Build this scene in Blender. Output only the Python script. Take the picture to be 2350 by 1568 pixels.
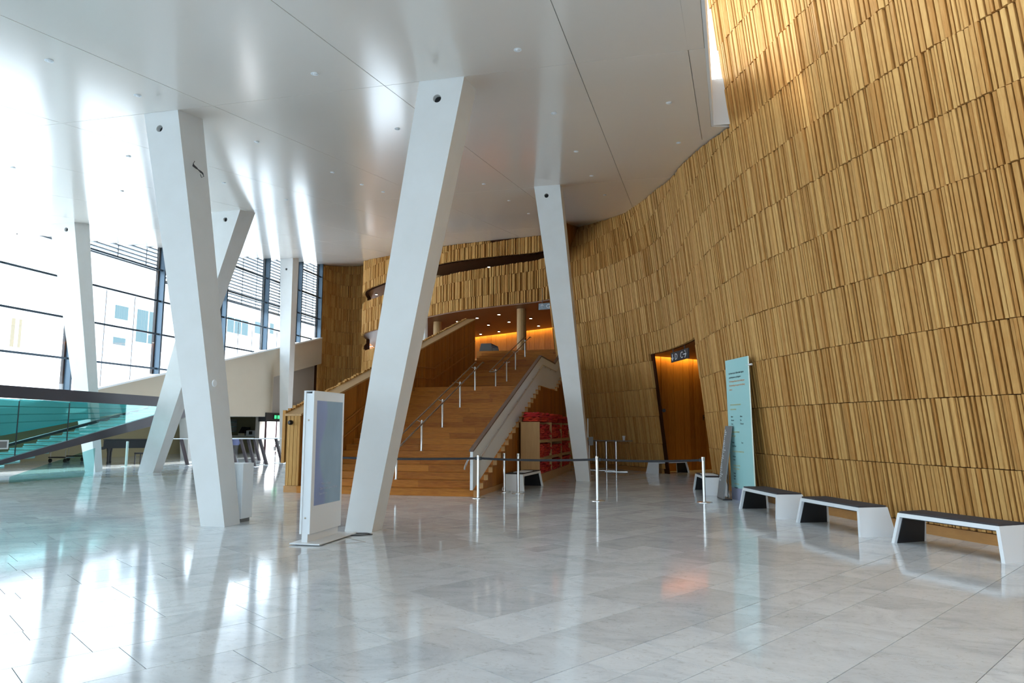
import bpy, math, random
from mathutils import Vector, Matrix
for o in list(bpy.data.objects): bpy.data.objects.remove(o, do_unlink=True)
SC = bpy.context.scene
COL = SC.collection
rnd = random.Random(7)

# ------------------------------------------------------------------ camera
CH = 1.6; F = 1600.0; CX, CY = 1175.0, 784.0
PITCH = math.atan(200.0/1600.0); YAW = math.radians(12.924)
cd = bpy.data.cameras.new('camera'); cam = bpy.data.objects.new('camera', cd); COL.objects.link(cam)
cd.sensor_width = 36; cd.lens = F/2350*36; cd.clip_end = 500
cam.location = (0, 0, CH); cam.rotation_euler = (math.pi/2+PITCH, 0, YAW)
SC.camera = cam
# ------------------------------------------------------------------ light
w = bpy.data.worlds.new('sky'); SC.world = w; w.use_nodes = True
nt = w.node_tree; nt.nodes.clear()
wo = nt.nodes.new('ShaderNodeOutputWorld'); wb = nt.nodes.new('ShaderNodeBackground')
tc = nt.nodes.new('ShaderNodeTexCoord'); sx = nt.nodes.new('ShaderNodeSeparateXYZ')
cr = nt.nodes.new('ShaderNodeValToRGB')
nt.links.new(tc.outputs['Generated'], sx.inputs[0]); nt.links.new(sx.outputs['Z'], cr.inputs[0])
cr.color_ramp.elements[0].position = 0.0; cr.color_ramp.elements[0].color = (0.78, 0.90, 1.0, 1)
cr.color_ramp.elements[1].position = 0.9; cr.color_ramp.elements[1].color = (0.60, 0.79, 1.0, 1)
nt.links.new(cr.outputs[0], wb.inputs[0]); wb.inputs[1].default_value = 3.4
nt.links.new(wb.outputs[0], wo.inputs[0])
sun = bpy.data.lights.new('sun', 'SUN'); sun.energy = 4.0; sun.angle = math.radians(3); sun.color = (1, .96, .88)
so = bpy.data.objects.new('sun', sun); COL.objects.link(so)
so.rotation_euler = Vector((.40, .04, -1)).to_track_quat('-Z', 'Y').to_euler()
def portal(loc, rot, sx_, sy_):
    l = bpy.data.lights.new('daylight_portal', 'AREA'); l.shape = 'RECTANGLE'; l.size = sx_; l.size_y = sy_
    l.cycles.is_portal = True
    o = bpy.data.objects.new('daylight_portal', l); COL.objects.link(o); o.location = loc; o.rotation_euler = rot
portal((-25.7, 17, 6.0), (0, math.radians(-90), 0), 12, 64)
portal((-10, -5.2, 2.5), (math.radians(90), 0, 0), 34, 5)
portal((4.5, 4, 15.8), (0, 0, 0), 12, 24)
SC.view_settings.view_transform = 'Standard'; SC.view_settings.look = 'None'
SC.view_settings.exposure = 1.02; SC.view_settings.gamma = 1.0; SC.view_settings.use_curve_mapping = False

# ------------------------------------------------------------------ survey helpers (image point -> point on a known plane)
def ray(u, v):
    x = (u-CX)/F; y = (CY-v)/F
    f = math.cos(PITCH)-math.sin(PITCH)*y; z = math.sin(PITCH)+math.cos(PITCH)*y
    c, s = math.cos(YAW), math.sin(YAW)
    return Vector((c*x-s*f, s*x+c*f, z))
O3 = Vector((0, 0, CH))
def onz(u, v, z): r = ray(u, v); return O3+r*((z-CH)/r.z)
def ony(u, v, y): r = ray(u, v); return O3+r*(y/r.y)
def onx(u, v, x): r = ray(u, v); return O3+r*(x/r.x)
SL = .18
def cz(y): return 7.32+SL*(y-10.33)
def oncl(u, v):
    r = ray(u, v); a = cz(0); t = (a-CH)/(r.z-SL*r.y); return O3+r*t

# ------------------------------------------------------------------ object helpers
W = {}
def tag(o, label=None, cat=None, group=None, kind=None):
    if label: o['label'] = label
    if cat: o['category'] = cat
    if group: o['group'] = group
    if kind: o['kind'] = kind
    return o
def thing(name, label=None, cat=None, loc=(0, 0, 0), rz=0, group=None, kind=None):
    o = bpy.data.objects.new(name, None); COL.objects.link(o); o.location = loc; o.rotation_euler = (0, 0, rz)
    o.empty_display_size = .2
    W[o.name] = Matrix.Translation(Vector(loc)) @ Matrix.Rotation(rz, 4, 'Z')
    return tag(o, label, cat, group, kind)
class MB:
    def __init__(s): s.v = []; s.f = []; s.t = []; s.tone = .5
    def add(s, vs, fs):
        n = len(s.v); s.v += [Vector(p) for p in vs]; s.f += [tuple(i+n for i in f) for f in fs]; s.t += [s.tone]*len(fs); return s
    def hexa(s, p):   # 4 bottom ccw, 4 top ccw
        return s.add(p, [(3, 2, 1, 0), (4, 5, 6, 7), (0, 1, 5, 4), (1, 2, 6, 5), (2, 3, 7, 6), (3, 0, 4, 7)])
    def box(s, x0, x1, y0, y1, z0, z1):
        if x0 > x1: x0, x1 = x1, x0
        if y0 > y1: y0, y1 = y1, y0
        return s.hexa([(x0, y0, z0), (x1, y0, z0), (x1, y1, z0), (x0, y1, z0), (x0, y0, z1), (x1, y0, z1), (x1, y1, z1), (x0, y1, z1)])
    def prism(s, poly, off):
        n = len(poly); off = Vector(off); a = [Vector(p) for p in poly]
        return s.add(a+[p+off for p in a], [tuple(range(n))[::-1], tuple(range(n, 2*n))]+[(i, (i+1) % n, n+(i+1) % n, n+i) for i in range(n)])
    def tube(s, pts, r, n=8, closed=False):
        pts = [Vector(p) for p in pts]; m = len(pts); rs = r if isinstance(r, (list, tuple)) else [r]*m
        vs = []; up = Vector((0, 0, 1))
        for i, p in enumerate(pts):
            d = (pts[min(i+1, m-1)]-pts[max(i-1, 0)])
            if closed: d = pts[(i+1) % m]-pts[i-1]
            d.normalize(); a = d.cross(up)
            if a.length < .05: a = d.cross(Vector((0, 1, 0)))
            a.normalize(); b = d.cross(a)
            for k in range(n):
                t = 2*math.pi*k/n; vs.append(p+(a*math.cos(t)+b*math.sin(t))*rs[i])
        fs = []
        for i in range(m if closed else m-1):
            j = (i+1) % m
            for k in range(n): fs.append((i*n+k, i*n+(k+1) % n, j*n+(k+1) % n, j*n+k))
        if not closed: fs += [tuple(range(n))[::-1], tuple(range((m-1)*n, m*n))]
        return s.add(vs, fs)
    def lathe(s, c, prof, n=20, axis='Z'):
        vs = []; c = Vector(c)
        for r, h in prof:
            for k in range(n):
                t = 2*math.pi*k/n; p = (r*math.cos(t), r*math.sin(t), h)
                if axis == 'Y': p = (p[0], p[2], p[1])
                if axis == 'X': p = (p[2], p[0], p[1])
                vs.append(c+Vector(p))
        m = len(prof)
        fs = [(i*n+k, i*n+(k+1) % n, (i+1)*n+(k+1) % n, (i+1)*n+k) for i in range(m-1) for k in range(n)]
        fs += [tuple(range(n))[::-1], tuple(range((m-1)*n, m*n))]
        return s.add(vs, fs)
    def build(s, name, mat, parent=None, local=False, smooth=False, bevel=0, label=None, cat=None, group=None, kind=None, fix=True):
        me = bpy.data.meshes.new(name)
        vs = s.v
        if parent is not None and not local:
            inv = W.get(parent.name, Matrix()).inverted(); vs = [inv @ p for p in vs]
        me.from_pydata([tuple(p) for p in vs], [], s.f)
        at = me.attributes.new('tone', 'FLOAT', 'FACE'); at.data.foreach_set('value', s.t)
        me.materials.append(mat)
        if fix:
            import bmesh
            bm = bmesh.new(); bm.from_mesh(me); bmesh.ops.recalc_face_normals(bm, faces=bm.faces); bm.to_mesh(me); bm.free()
        if smooth:
            me.polygons.foreach_set('use_smooth', [True]*len(me.polygons))
        me.update()
        o = bpy.data.objects.new(name, me); COL.objects.link(o)
        if parent is not None:
            o.parent = parent; W[o.name] = W.get(parent.name, Matrix()).copy()
        else: W[o.name] = Matrix()
        if bevel:
            b = o.modifiers.new('bevel', 'BEVEL'); b.width = bevel; b.segments = 2; b.limit_method = 'ANGLE'
        if smooth:
            try:
                e = o.modifiers.new('edges', 'EDGE_SPLIT'); e.split_angle = math.radians(40)
            except Exception: pass
        return tag(o, label, cat, group, kind)
def kids(o): return [c for c in COL.objects if c.parent == o]
def copy_tree(o, parent=None):
    c = o.copy(); COL.objects.link(c); c.parent = parent
    for ch in CH_MAP.get(o.name, []): copy_tree(ch, c)
    return c
CH_MAP = {}
def map_children(roots):
    CH_MAP.clear()
    for o in COL.objects:
        if o.parent: CH_MAP.setdefault(o.parent.name, []).append(o)

def text(s, size, mat, parent, origin, right, up, name='lettering', depth=.002, align='LEFT', sx_=1.0):
    cu = bpy.data.curves.new(name, 'FONT'); cu.body = s; cu.size = size; cu.extrude = depth; cu.align_x = align; cu.resolution_u = 2
    t = bpy.data.objects.new('tmp', cu); COL.objects.link(t)
    bpy.context.view_layer.update()
    me = bpy.data.meshes.new_from_object(t.evaluated_get(bpy.context.evaluated_depsgraph_get()))
    bpy.data.objects.remove(t, do_unlink=True)
    R = Vector(right).normalized(); U = Vector(up).normalized(); N = R.cross(U)
    M = Matrix(((R.x*sx_, U.x, N.x, origin[0]), (R.y*sx_, U.y, N.y, origin[1]), (R.z*sx_, U.z, N.z, origin[2]), (0, 0, 0, 1)))
    me.transform(W.get(parent.name, Matrix()).inverted() @ M)
    me.materials.clear(); me.materials.append(mat); me.name = name
    o = bpy.data.objects.new(name, me); COL.objects.link(o); o.parent = parent
    return o

# ------------------------------------------------------------------ materials
def mat(name, col, rough=.5, metal=0, ior=1.5, emit=None, es=0, noise=0, nscale=8, stretch=(1, 1, 1), bump=0, tone=0, col2=None, spec=None, coat=0, trans=0):
    m = bpy.data.materials.new(name); m.use_nodes = True; t = m.node_tree; b = t.nodes['Principled BSDF']
    b.inputs['Roughness'].default_value = rough; b.inputs['Metallic'].default_value = metal; b.inputs['IOR'].default_value = ior
    b.inputs['Base Color'].default_value = (*col, 1)
    if coat: b.inputs['Coat Weight'].default_value = coat; b.inputs['Coat Roughness'].default_value = .08
    if trans: b.inputs['Transmission Weight'].default_value = trans
    if spec is not None: b.inputs['Specular IOR Level'].default_value = spec
    if emit: b.inputs['Emission Color'].default_value = (*emit, 1); b.inputs['Emission Strength'].default_value = es
    src = None
    c2 = col2 or tuple(c*.6 for c in col)
    if noise:
        tx = t.nodes.new('ShaderNodeTexCoord'); mp = t.nodes.new('ShaderNodeMapping'); mp.inputs['Scale'].default_value = stretch
        nz = t.nodes.new('ShaderNodeTexNoise'); nz.inputs['Scale'].default_value = nscale; nz.inputs['Detail'].default_value = 6
        t.links.new(tx.outputs['Object'], mp.inputs[0]); t.links.new(mp.outputs[0], nz.inputs['Vector'])
        rp = t.nodes.new('ShaderNodeMapRange'); rp.inputs['From Min'].default_value = .3; rp.inputs['From Max'].default_value = .7
        rp.inputs['To Min'].default_value = 0; rp.inputs['To Max'].default_value = noise
        t.links.new(nz.outputs[0], rp.inputs[0]); src = rp.outputs[0]
        if bump:
            bp = t.nodes.new('ShaderNodeBump'); bp.inputs['Strength'].default_value = bump; bp.inputs['Distance'].default_value = .01
            t.links.new(nz.outputs[0], bp.inputs['Height']); t.links.new(bp.outputs[0], b.inputs['Normal'])
    if tone:
        at = t.nodes.new('ShaderNodeAttribute'); at.attribute_name = 'tone'
        ml = t.nodes.new('ShaderNodeMath'); ml.operation = 'MULTIPLY'; ml.inputs[1].default_value = tone
        t.links.new(at.outputs['Fac'], ml.inputs[0])
        if src:
            ad = t.nodes.new('ShaderNodeMath'); ad.operation = 'ADD'; t.links.new(src, ad.inputs[0]); t.links.new(ml.outputs[0], ad.inputs[1]); src = ad.outputs[0]
        else: src = ml.outputs[0]
    if src:
        mx = t.nodes.new('ShaderNodeMix'); mx.data_type = 'RGBA'
        mx.inputs[6].default_value = (*col, 1); mx.inputs[7].default_value = (*c2, 1)
        t.links.new(src, mx.inputs[0]); t.links.new(mx.outputs[2], b.inputs['Base Color'])
    return m
SLAT = mat('oak_slat', (.70, .415, .14), .6, noise=.35, nscale=6, stretch=(6, 6, .7), tone=.65, col2=(.44, .19, .04), bump=.12, spec=.25)
SLATD = mat('oak_backing', (.05, .014, .004), .85, spec=.1)
WOODS = mat('oak_stair', (.62, .24, .032), .45, noise=.5, nscale=5, stretch=(.8, 6, 6), tone=.6, col2=(.34, .10, .009), spec=.25)
WOODV = mat('oak_board', (.50, .19, .025), .5, noise=.5, nscale=5, stretch=(6, 6, .6), tone=.6, col2=(.27, .085, .009), spec=.25)
WOODL = mat('oak_light', (.56, .33, .13), .5, noise=.5, nscale=4, stretch=(5, 5, .6), col2=(.44, .24, .08))
WOODB = mat('oak_base', (.55, .27, .08), .45, noise=.4, nscale=4, stretch=(2, 2, 6), col2=(.42, .19, .05))
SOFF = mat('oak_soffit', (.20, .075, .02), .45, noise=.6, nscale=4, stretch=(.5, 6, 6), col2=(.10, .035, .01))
CONC = mat('white_concrete', (.79, .80, .79), .55, noise=.35, nscale=2.2, col2=(.70, .69, .65), bump=.03)
CEIL = mat('ceiling_panel', (.86, .81, .745), .16, ior=1.6, noise=.2, nscale=.6, col2=(.82, .77, .71))
SLABC = mat('roof_slab', (.62, .60, .57), .6)
BEIGE = mat('beige_plaster', (.60, .53, .42), .8, noise=.3, nscale=1.2, col2=(.54, .47, .37))
CREAM = mat('cream_wall', (.36, .31, .17), .7)
GREYW = mat('grey_plaster', (.42, .39, .35), .8)
BLACK = mat('black', (.012, .012, .014), .45)
DARK = mat('dark_metal', (.045, .045, .05), .4, metal=.3)
MULL = mat('mullion', (.06, .09, .12), .35, metal=.5)
PURP = mat('dark_beam', (.06, .055, .07), .42)
STEEL = mat('brushed_steel', (.72, .72, .71), .28, metal=1)
STEELD = mat('bronze_steel', (.36, .30, .23), .3, metal=1)
WHITE = mat('white_laminate', (.83, .86, .88), .35)
WHITEP = mat('white_paint', (.86, .90, .92), .45)
GREYM = mat('grey_metal', (.22, .22, .22), .5)
CUSH = mat('charcoal_felt', (.05, .045, .05), .9)
CUSH2 = mat('dark_grey_panel', (.10, .095, .09), .6)
BELT = mat('black_belt', (.014, .014, .02), .6)
MINT = mat('mint_glass', (.42, .73, .72), .12, noise=.15, nscale=1, col2=(.38, .68, .70))
MINTE = mat('glass_edge', (.75, .90, .80), .2)
PRUP = mat('mauve_base', (.34, .36, .50), .4)
RED = mat('red_fleece', (.75, .055, .015), .85, noise=.7, nscale=6, col2=(.40, .02, .012), bump=.4)
TXTK = mat('print_black', (.03, .05, .05), .6); TXTO = mat('print_orange', (.70, .30, .12), .6); TXTG = mat('print_ochre', (.60, .55, .25), .6); TXTW = mat('print_white', (.85, .87, .9), .5)
OUTW = mat('outside_stone', (.80, .80, .80), .8); OUTG = mat('outside_glass', (.085, .125, .13), .6, spec=.1)
CONE = mat('cove_lamp', (1, .6, .15), .5, emit=(1, .33, .02), es=1.3)
SPOT = mat('spot_lamp', (1, 1, 1), .5, emit=(1, .93, .8), es=9)
EXITG = mat('exit_green', (.0, .3, .08), .5, emit=(.05, .7, .2), es=1.0)
def glass(name, tint, amt, rough=.02, alpha_tint=(1, 1, 1), body=0):
    m = bpy.data.materials.new(name); m.use_nodes = True; t = m.node_tree; t.nodes.clear()
    o = t.nodes.new('ShaderNodeOutputMaterial'); tr = t.nodes.new('ShaderNodeBsdfTransparent'); gl = t.nodes.new('ShaderNodeBsdfGlossy')
    tr.inputs[0].default_value = (*tint, 1); gl.inputs['Roughness'].default_value = rough
    mx = t.nodes.new('ShaderNodeMixShader'); mx.inputs[0].default_value = amt
    last = tr.outputs[0]
    if body:
        df = t.nodes.new('ShaderNodeBsdfDiffuse'); df.inputs[0].default_value = (*alpha_tint, 1)
        m2 = t.nodes.new('ShaderNodeMixShader'); m2.inputs[0].default_value = body
        t.links.new(tr.outputs[0], m2.inputs[1]); t.links.new(df.outputs[0], m2.inputs[2]); last = m2.outputs[0]
    t.links.new(last, mx.inputs[1]); t.links.new(gl.outputs[0], mx.inputs[2]); t.links.new(mx.outputs[0], o.inputs[0])
    return m
GLASS = glass('window_glass', (.97, .985, .99), .06)
TGLASS = glass('teal_glass', (.66, .88, .86), .10)
TEALT = mat('teal_tread_glass', (.26, .66, .66), .15, noise=.6, nscale=1.2, col2=(.42, .80, .82))
def marble():
    m = bpy.data.materials.new('polished_marble'); m.use_nodes = True; t = m.node_tree; b = t.nodes['Principled BSDF']
    b.inputs['IOR'].default_value = 1.5
    tx = t.nodes.new('ShaderNodeTexCoord'); mp = t.nodes.new('ShaderNodeMapping'); mp.inputs['Rotation'].default_value = (0, 0, .5); mp.inputs['Scale'].default_value = (1.0, 1.7, 1)
    at = t.nodes.new('ShaderNodeAttribute'); at.attribute_name = 'tone'
    va = t.nodes.new('ShaderNodeVectorMath'); va.operation = 'ADD'; cb = t.nodes.new('ShaderNodeCombineXYZ')
    mu = t.nodes.new('ShaderNodeMath'); mu.operation = 'MULTIPLY'; mu.inputs[1].default_value = 37
    t.links.new(at.outputs['Fac'], mu.inputs[0]); t.links.new(mu.outputs[0], cb.inputs['Z'])
    t.links.new(tx.outputs['Object'], mp.inputs[0]); t.links.new(mp.outputs[0], va.inputs[0]); t.links.new(cb.outputs[0], va.inputs[1])
    n1 = t.nodes.new('ShaderNodeTexNoise'); n1.inputs['Scale'].default_value = 1.3; n1.inputs['Detail'].default_value = 8; n1.inputs['Roughness'].default_value = .68; n1.inputs['Distortion'].default_value = 1.2
    n2 = t.nodes.new('ShaderNodeTexNoise'); n2.inputs['Scale'].default_value = 9; n2.inputs['Detail'].default_value = 9; n2.inputs['Roughness'].default_value = .75; n2.inputs['Distortion'].default_value = 2.0
    for n in (n1, n2): t.links.new(va.outputs[0], n.inputs['Vector'])
    r1 = t.nodes.new('ShaderNodeValToRGB'); e = r1.color_ramp.elements; e[0].position = .3; e[0].color = (.57, .62, .66, 1); e[1].position = .68; e[1].color = (.79, .84, .87, 1)
    x = r1.color_ramp.elements.new(.5); x.color = (.72, .77, .80, 1)
    r2 = t.nodes.new('ShaderNodeValToRGB'); e = r2.color_ramp.elements; e[0].position = .28; e[0].color = (.55, .53, .50, 1); e[1].position = .46; e[1].color = (1, 1, 1, 1)
    t.links.new(n1.outputs[0], r1.inputs[0]); t.links.new(n2.outputs[0], r2.inputs[0])
    mx = t.nodes.new('ShaderNodeMix'); mx.data_type = 'RGBA'; mx.blend_type = 'MULTIPLY'; mx.inputs[0].default_value = .8
    t.links.new(r1.outputs[0], mx.inputs[6]); t.links.new(r2.outputs[0], mx.inputs[7])
    hs = t.nodes.new('ShaderNodeHueSaturation'); mr = t.nodes.new('ShaderNodeMapRange'); mr.inputs['To Min'].default_value = .90; mr.inputs['To Max'].default_value = 1.1
    t.links.new(at.outputs['Fac'], mr.inputs[0]); t.links.new(mr.outputs[0], hs.inputs['Value']); t.links.new(mx.outputs[2], hs.inputs['Color']); t.links.new(hs.outputs[0], b.inputs['Base Color'])
    rr = t.nodes.new('ShaderNodeMapRange'); rr.inputs['To Min'].default_value = .07; rr.inputs['To Max'].default_value = .11
    t.links.new(n1.outputs[0], rr.inputs[0]); t.links.new(rr.outputs[0], b.inputs['Roughness'])
    return m
MARB = marble()
GROUT = mat('grout', (.30, .285, .27), .8)

# ------------------------------------------------------------------ floor
fl = MB().box(-34, 9, -14, 60, -.3, -.006).build('floor', GROUT, kind='structure')
AZ = math.radians(33.55); AX = Vector((math.sin(AZ), math.cos(AZ), 0)); BX = Vector((math.cos(AZ), -math.sin(AZ), 0))
slabs = []; r2 = random.Random(3)
b = -4.60-.325*160
rows = []
while b < 45:
    wd = r2.choice([.325, .65, .65]) if not (-5.4 < b < -1.0) else (.65 if abs(b+3.95) < .4 else .325*r2.choice([1, 2, 2]))
    rows.append((b, wd)); b += wd
for b0, wd in rows:
    a = -60+r2.uniform(0, 1)
    while a < 75:
        ln = r2.choice([.65, .97, .97, 1.3, 1.3])
        c = AX*(a+ln/2)+BX*(b0+wd/2)
        if -33.5 < c.x < 8.5 and -13 < c.y < 59:
            g = .003; gb = .0075 if abs(b0+3.225) < .17 else .003
            p = [AX*(a+g)+BX*(b0+gb), AX*(a+g)+BX*(b0+wd-g), AX*(a+ln-g)+BX*(b0+wd-g), AX*(a+ln-g)+BX*(b0+gb)]
            slabs.append((c, p, r2.random()))
        a += ln
def inview(c):
    r = Vector((c.x, c.y, 0-CH)); ca, sa = math.cos(YAW), math.sin(YAW)
    x = ca*r.x+sa*r.y; f0 = -sa*r.x+ca*r.y
    f = math.cos(PITCH)*f0+math.sin(PITCH)*r.z; y = -math.sin(PITCH)*f0+math.cos(PITCH)*r.z
    if f < .5: return False
    u = CX+F*x/f; v = CY-F*y/f
    return -60 < u < 2410 and v < 1640
vis = sorted([s for s in slabs if inview(s[0])], key=lambda s: s[0].length)[:300]
vid = set(id(s) for s in vis)
rest = MB()
for s in slabs:
    c, p, t = s
    def addslab(m):
        m.tone = t; lo = [q+Vector((0, 0, -.006)) for q in p]
        m.add(p+lo, [(0, 1, 2, 3), (0, 4, 5, 1), (1, 5, 6, 2), (2, 6, 7, 3), (3, 7, 4, 0)])
    if id(s) in vid:
        m = MB(); addslab(m); m.build('slab', MARB, fl)
    else: addslab(rest)
rest.build('slabs', MARB, fl, kind='stuff')

# ------------------------------------------------------------------ ceiling
def edge(y): return .49+(y-8.58)*.0765
def dj(y): return .24+(y-8.48)*.077
YE = 15.3
ce = MB()
for x0, x1, y0, y1 in [(-26, None, -5, YE), (-26, 6, YE, 46.5), (-32, 6, 46.5, 62)]:
    if x1 is None: p = [(x0, y0), (edge(y0), y0), (edge(y1), y1), (x0, y1)]
    else: p = [(x0, y0), (x1, y0), (x1, y1), (x0, y1)]
    if x1 is None: p[0] = (-26, y0); p[3] = (-26, y1)
    ce.hexa([(x, y, cz(y)+.03) for x, y in p]+[(x, y, cz(y)+1.1) for x, y in p])
ceiling = ce.build('ceiling', SLABC, kind='structure')
xs = [-26, -23.9, -20.7, -17.5, -14.3, -11.08, -7.85, -4.57, -1.34]
ys = [-5, -.55, 10.33, 21.2, 32.4, 43.4, 54.4, 61]
extra_panel = [(-31.5, 46.6), (-26.0, 46.6), (-26.0, 54.3), (-31.5, 54.3)]
rf = MB()  # unseen cover added over the atrium, gaps shaped to limit skylight and aim sun
rf.box(.8, 9.5, 12.5, 16, 14.2, 14.5).box(-3, 9.5, 15.5, 18, 12.6, 14.5).box(-8, -.4, -6, 18, 14.2, 14.5).box(-.4, 9.5, 9, 12.5, 14.2, 14.5).box(-.4, 2.6, -6, 9, 14.2, 14.5).box(4.3, 9.5, -6, 9, 14.2, 14.5)
rf.box(-8, 9.5, -6.3, -6, 4.5, 14.5).box(9.2, 9.5, -6, 18, 0, 14.5)
rf.build('atrium_light_mask', SLABC, kind='structure')
def panel(p):
    ctr = sum((Vector((x, y, 0)) for x, y in p), Vector())/len(p); q = []
    for x, y in p:
        x2 = x+(.006 if x < ctr.x else -.006); y2 = y+(.006 if y < ctr.y else -.006); q.append((x2, y2, cz(y2)))
    m = MB(); m.tone = rnd.random(); m.prism(q, (0, 0, .03)); m.build('ceiling_panel', CEIL, ceiling)
panel(extra_panel)
for j in range(len(ys)-1):
    y0, y1 = ys[j], ys[j+1]
    for i in range(len(xs)-1):
        x0 = xs[i]
        if x0 == -26 and y0 > 50: x0 = -31.5
        panel([(x0, y0), (xs[i+1], y0), (xs[i+1], y1), (x0, y1)])
    if y1 <= YE:
        panel([(-1.34, y0), (dj(y0), y0), (dj(y1), y1), (-1.34, y1)]); panel([(dj(y0), y0), (edge(y0), y0), (edge(y1), y1), (dj(y1), y1)])
    elif y0 < YE:
        panel([(-1.34, y0), (dj(y0), y0), (dj(16.5), 16.5), (1.6, 16.5), (2.0, y1), (-1.34, y1)]); panel([(dj(y0), y0), (edge(y0), y0), (edge(YE), YE), (1.5, YE+.2), (1.5, 16.48), (dj(16.5), 16.48)])
    elif y0 < 40: panel([(-1.34, y0), (2.5, y0), (2.5, y1), (-1.34, y1)])
# fascia of the ceiling edge towards the tall atrium
m = MB(); m.hexa([(edge(-5)+.002, -5, cz(-5)-.0), (edge(-5)+.05, -5, cz(-5)), (edge(YE)+.05, YE, cz(YE)), (edge(YE)+.002, YE, cz(YE)), (edge(-5)+.002, -5, cz(-5)+1.1), (edge(-5)+.05, -5, cz(-5)+1.1), (edge(YE)+.05, YE, cz(YE)+1.1), (edge(YE)+.002, YE, cz(YE)+1.1)])
m.build('fascia', WHITEP, ceiling)
# small recessed ceiling fittings
SPL = ['nearest the upper left corner of the ceiling', 'just left of the front left column top', 'above and between the two front column tops', 'above right of the broadest column top', 'left of the broadest column shaft', 'straight above the column beside the stairs', 'nearest the atrium edge of the ceiling', 'near the concave bend of the oak wall', 'right of the front left column, before the next joint', 'left of the front left column shaft', 'right of the broadest column, behind the long dark joint', 'right of the stair column top', 'beside the cable hook, right of the front left column', 'midway between front left and broadest columns, first of a close row', 'midway between front left and broadest columns, second of a close row', 'touching the left outline of the broadest column', 'above the far right-leaning column top, to its right', 'above the far left column top', 'between the broadest column and the stair column, nearer row', 'between the broadest column and the stair column, farther row', 'just right of the stair column shaft', 'just left of the stair column shaft, farthest one', 'at the left edge of the picture']
for i, (u, v) in enumerate([(113, 138), (316, 218), (722, 168), (1188, 113), (912, 295), (1271, 259), (1535, 235), (1557, 327), (589, 325), (295, 358), (1322, 347), (1357, 403), (514, 419), (763, 395), (830, 423), (879, 440), (657, 458), (280, 438), (1110, 422), (1168, 460), (1388, 447), (1213, 490), (30, 384)]):
    p = oncl(u, v)
    t = thing('ceiling_spot', 'small round ceiling fitting '+SPL[i], 'spotlight', p)
    MB().lathe(p, [(.03, .0), (.055, -.004), (.06, -.012), (.045, -.014), (.04, -.006)], 16).build('trim_ring', WHITEP, t, smooth=True)
    MB().lathe(p, [(.04, -.004), (.03, -.018), (.012, -.022)], 12).build('lens', WHITE, t, smooth=True)

# ------------------------------------------------------------------ leaning columns
def column(label, bf, bd, tf, td, hole=None, yb=None, hole2=None):
    (bx0, bx1, by), (tx0, tx1, ty) = bf, tf
    t = thing('leaning_column', label, 'column', ((bx0+bx1)/2, by+bd/2, 0), group=None)
    B = [Vector((bx0, by, 0)), Vector((bx1, by, 0)), Vector((bx1, by+bd, 0)), Vector((bx0, by+bd, 0))]
    T = [Vector((tx0, ty, cz(ty)+.01)), Vector((tx1, ty, cz(ty)+.01)), Vector((tx1, ty+td, cz(ty+td)+.01)), Vector((tx0, ty+td, cz(ty+td)+.01))]
    m = MB()
    if not hole:
        m.hexa(B+T); m.build('shaft', CONC, t, bevel=.012); return t
    # chamfered shaft with a real drilled hole in the front face near the top
    k = .74
    M_ = [B[i].lerp(T[i], k) for i in range(4)]
    vs = B+M_+T
    m.add(vs, [(3, 2, 1, 0), (0, 1, 5, 4), (1, 2, 6, 5), (2, 3, 7, 6), (3, 0, 4, 7), (5, 6, 10, 9), (6, 7, 11, 10), (7, 4, 8, 11), (8, 9, 10, 11)])
    c = hole; n = (M_[1]-M_[0]).cross(T[0]-M_[0]).normalized()
    r = ray(*hole[:2]); d = (M_[0]-O3).dot(n)/r.dot(n); c = O3+r*d
    ex = (M_[1]-M_[0]).normalized(); ey = n.cross(ex); R = hole[2]
    ring = [c+ex*(R*math.cos(a))+ey*(R*math.sin(a)) for a in [math.pi*2*i/16-math.pi*.75 for i in range(16)]]
    co = [M_[0], M_[1], T[1], T[0]]; n0 = len(m.v)
    fs = []
    for i in range(16):
        q = i//4; fs.append((n0+4+i, n0+4+(i+1) % 16, n0+(q+1) % 4) if False else (n0+4+i, n0+(q if i % 4 < 2 else (q+1) % 4), n0+4+(i+1) % 16))
        if i % 4 == 2: fs.append((n0+4+i, n0+q, n0+(q+1) % 4))
    m.v += co+ring; m.f += fs; m.t += [.5]*len(fs)
    m.build('shaft', CONC, t, bevel=0)
    inn = [p-n*.10 for p in ring]
    h = MB(); h.add(ring+inn, [(i, (i+1) % 16, 16+(i+1) % 16, 16+i) for i in range(16)]); h.build('hole_lining', CONC, t, fix=False)
    MB().add([p+n*.012 for p in inn]+[p-n*.02 for p in inn], [tuple(range(16)), tuple(range(16, 32))]+[(i, (i+1) % 16, 16+(i+1) % 16, 16+i) for i in range(16)]).build('hole_plug', BLACK, t)
    return t
c1 = column('white concrete column left of the screen kiosk, leaning left, hook on its side', (-7.65, -7.2, 10.35), .42, (-9.28, -8.57, 10.33), .68, (366, 295, .065))
c2 = column('broadest white concrete column right of the screen kiosk, leaning right', (-5.07, -4.61, 10.35), .40, (-3.95, -3.17, 10.33), .72, (1003, 226, .07))
c3 = column('white concrete column standing at the right of the wooden staircase', (-2.94, -2.52, 21.6), .42, (-4.1, -3.27, 21.0), .62, (1254, 449, .07))
c4 = column('white concrete column leaning right from beside the grand piano, passing behind the front left column', (-19.15, -18.5, 22.2), .42, (-15.79, -14.65, 21.05), .9, (517, 504, .08))
c5 = column('white concrete column seen through the teal glass ramp, far left', (-21.5, -21.05, 22.25), .35, (-22.6, -21.5, 20.9), .68, (152, 527, .08))
bl = ony(641, 1046, 40.5); br_ = ony(657, 1046, 40.5); tl = ony(643, 600, 40.5); tr = ony(672, 600, 40.5)
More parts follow.
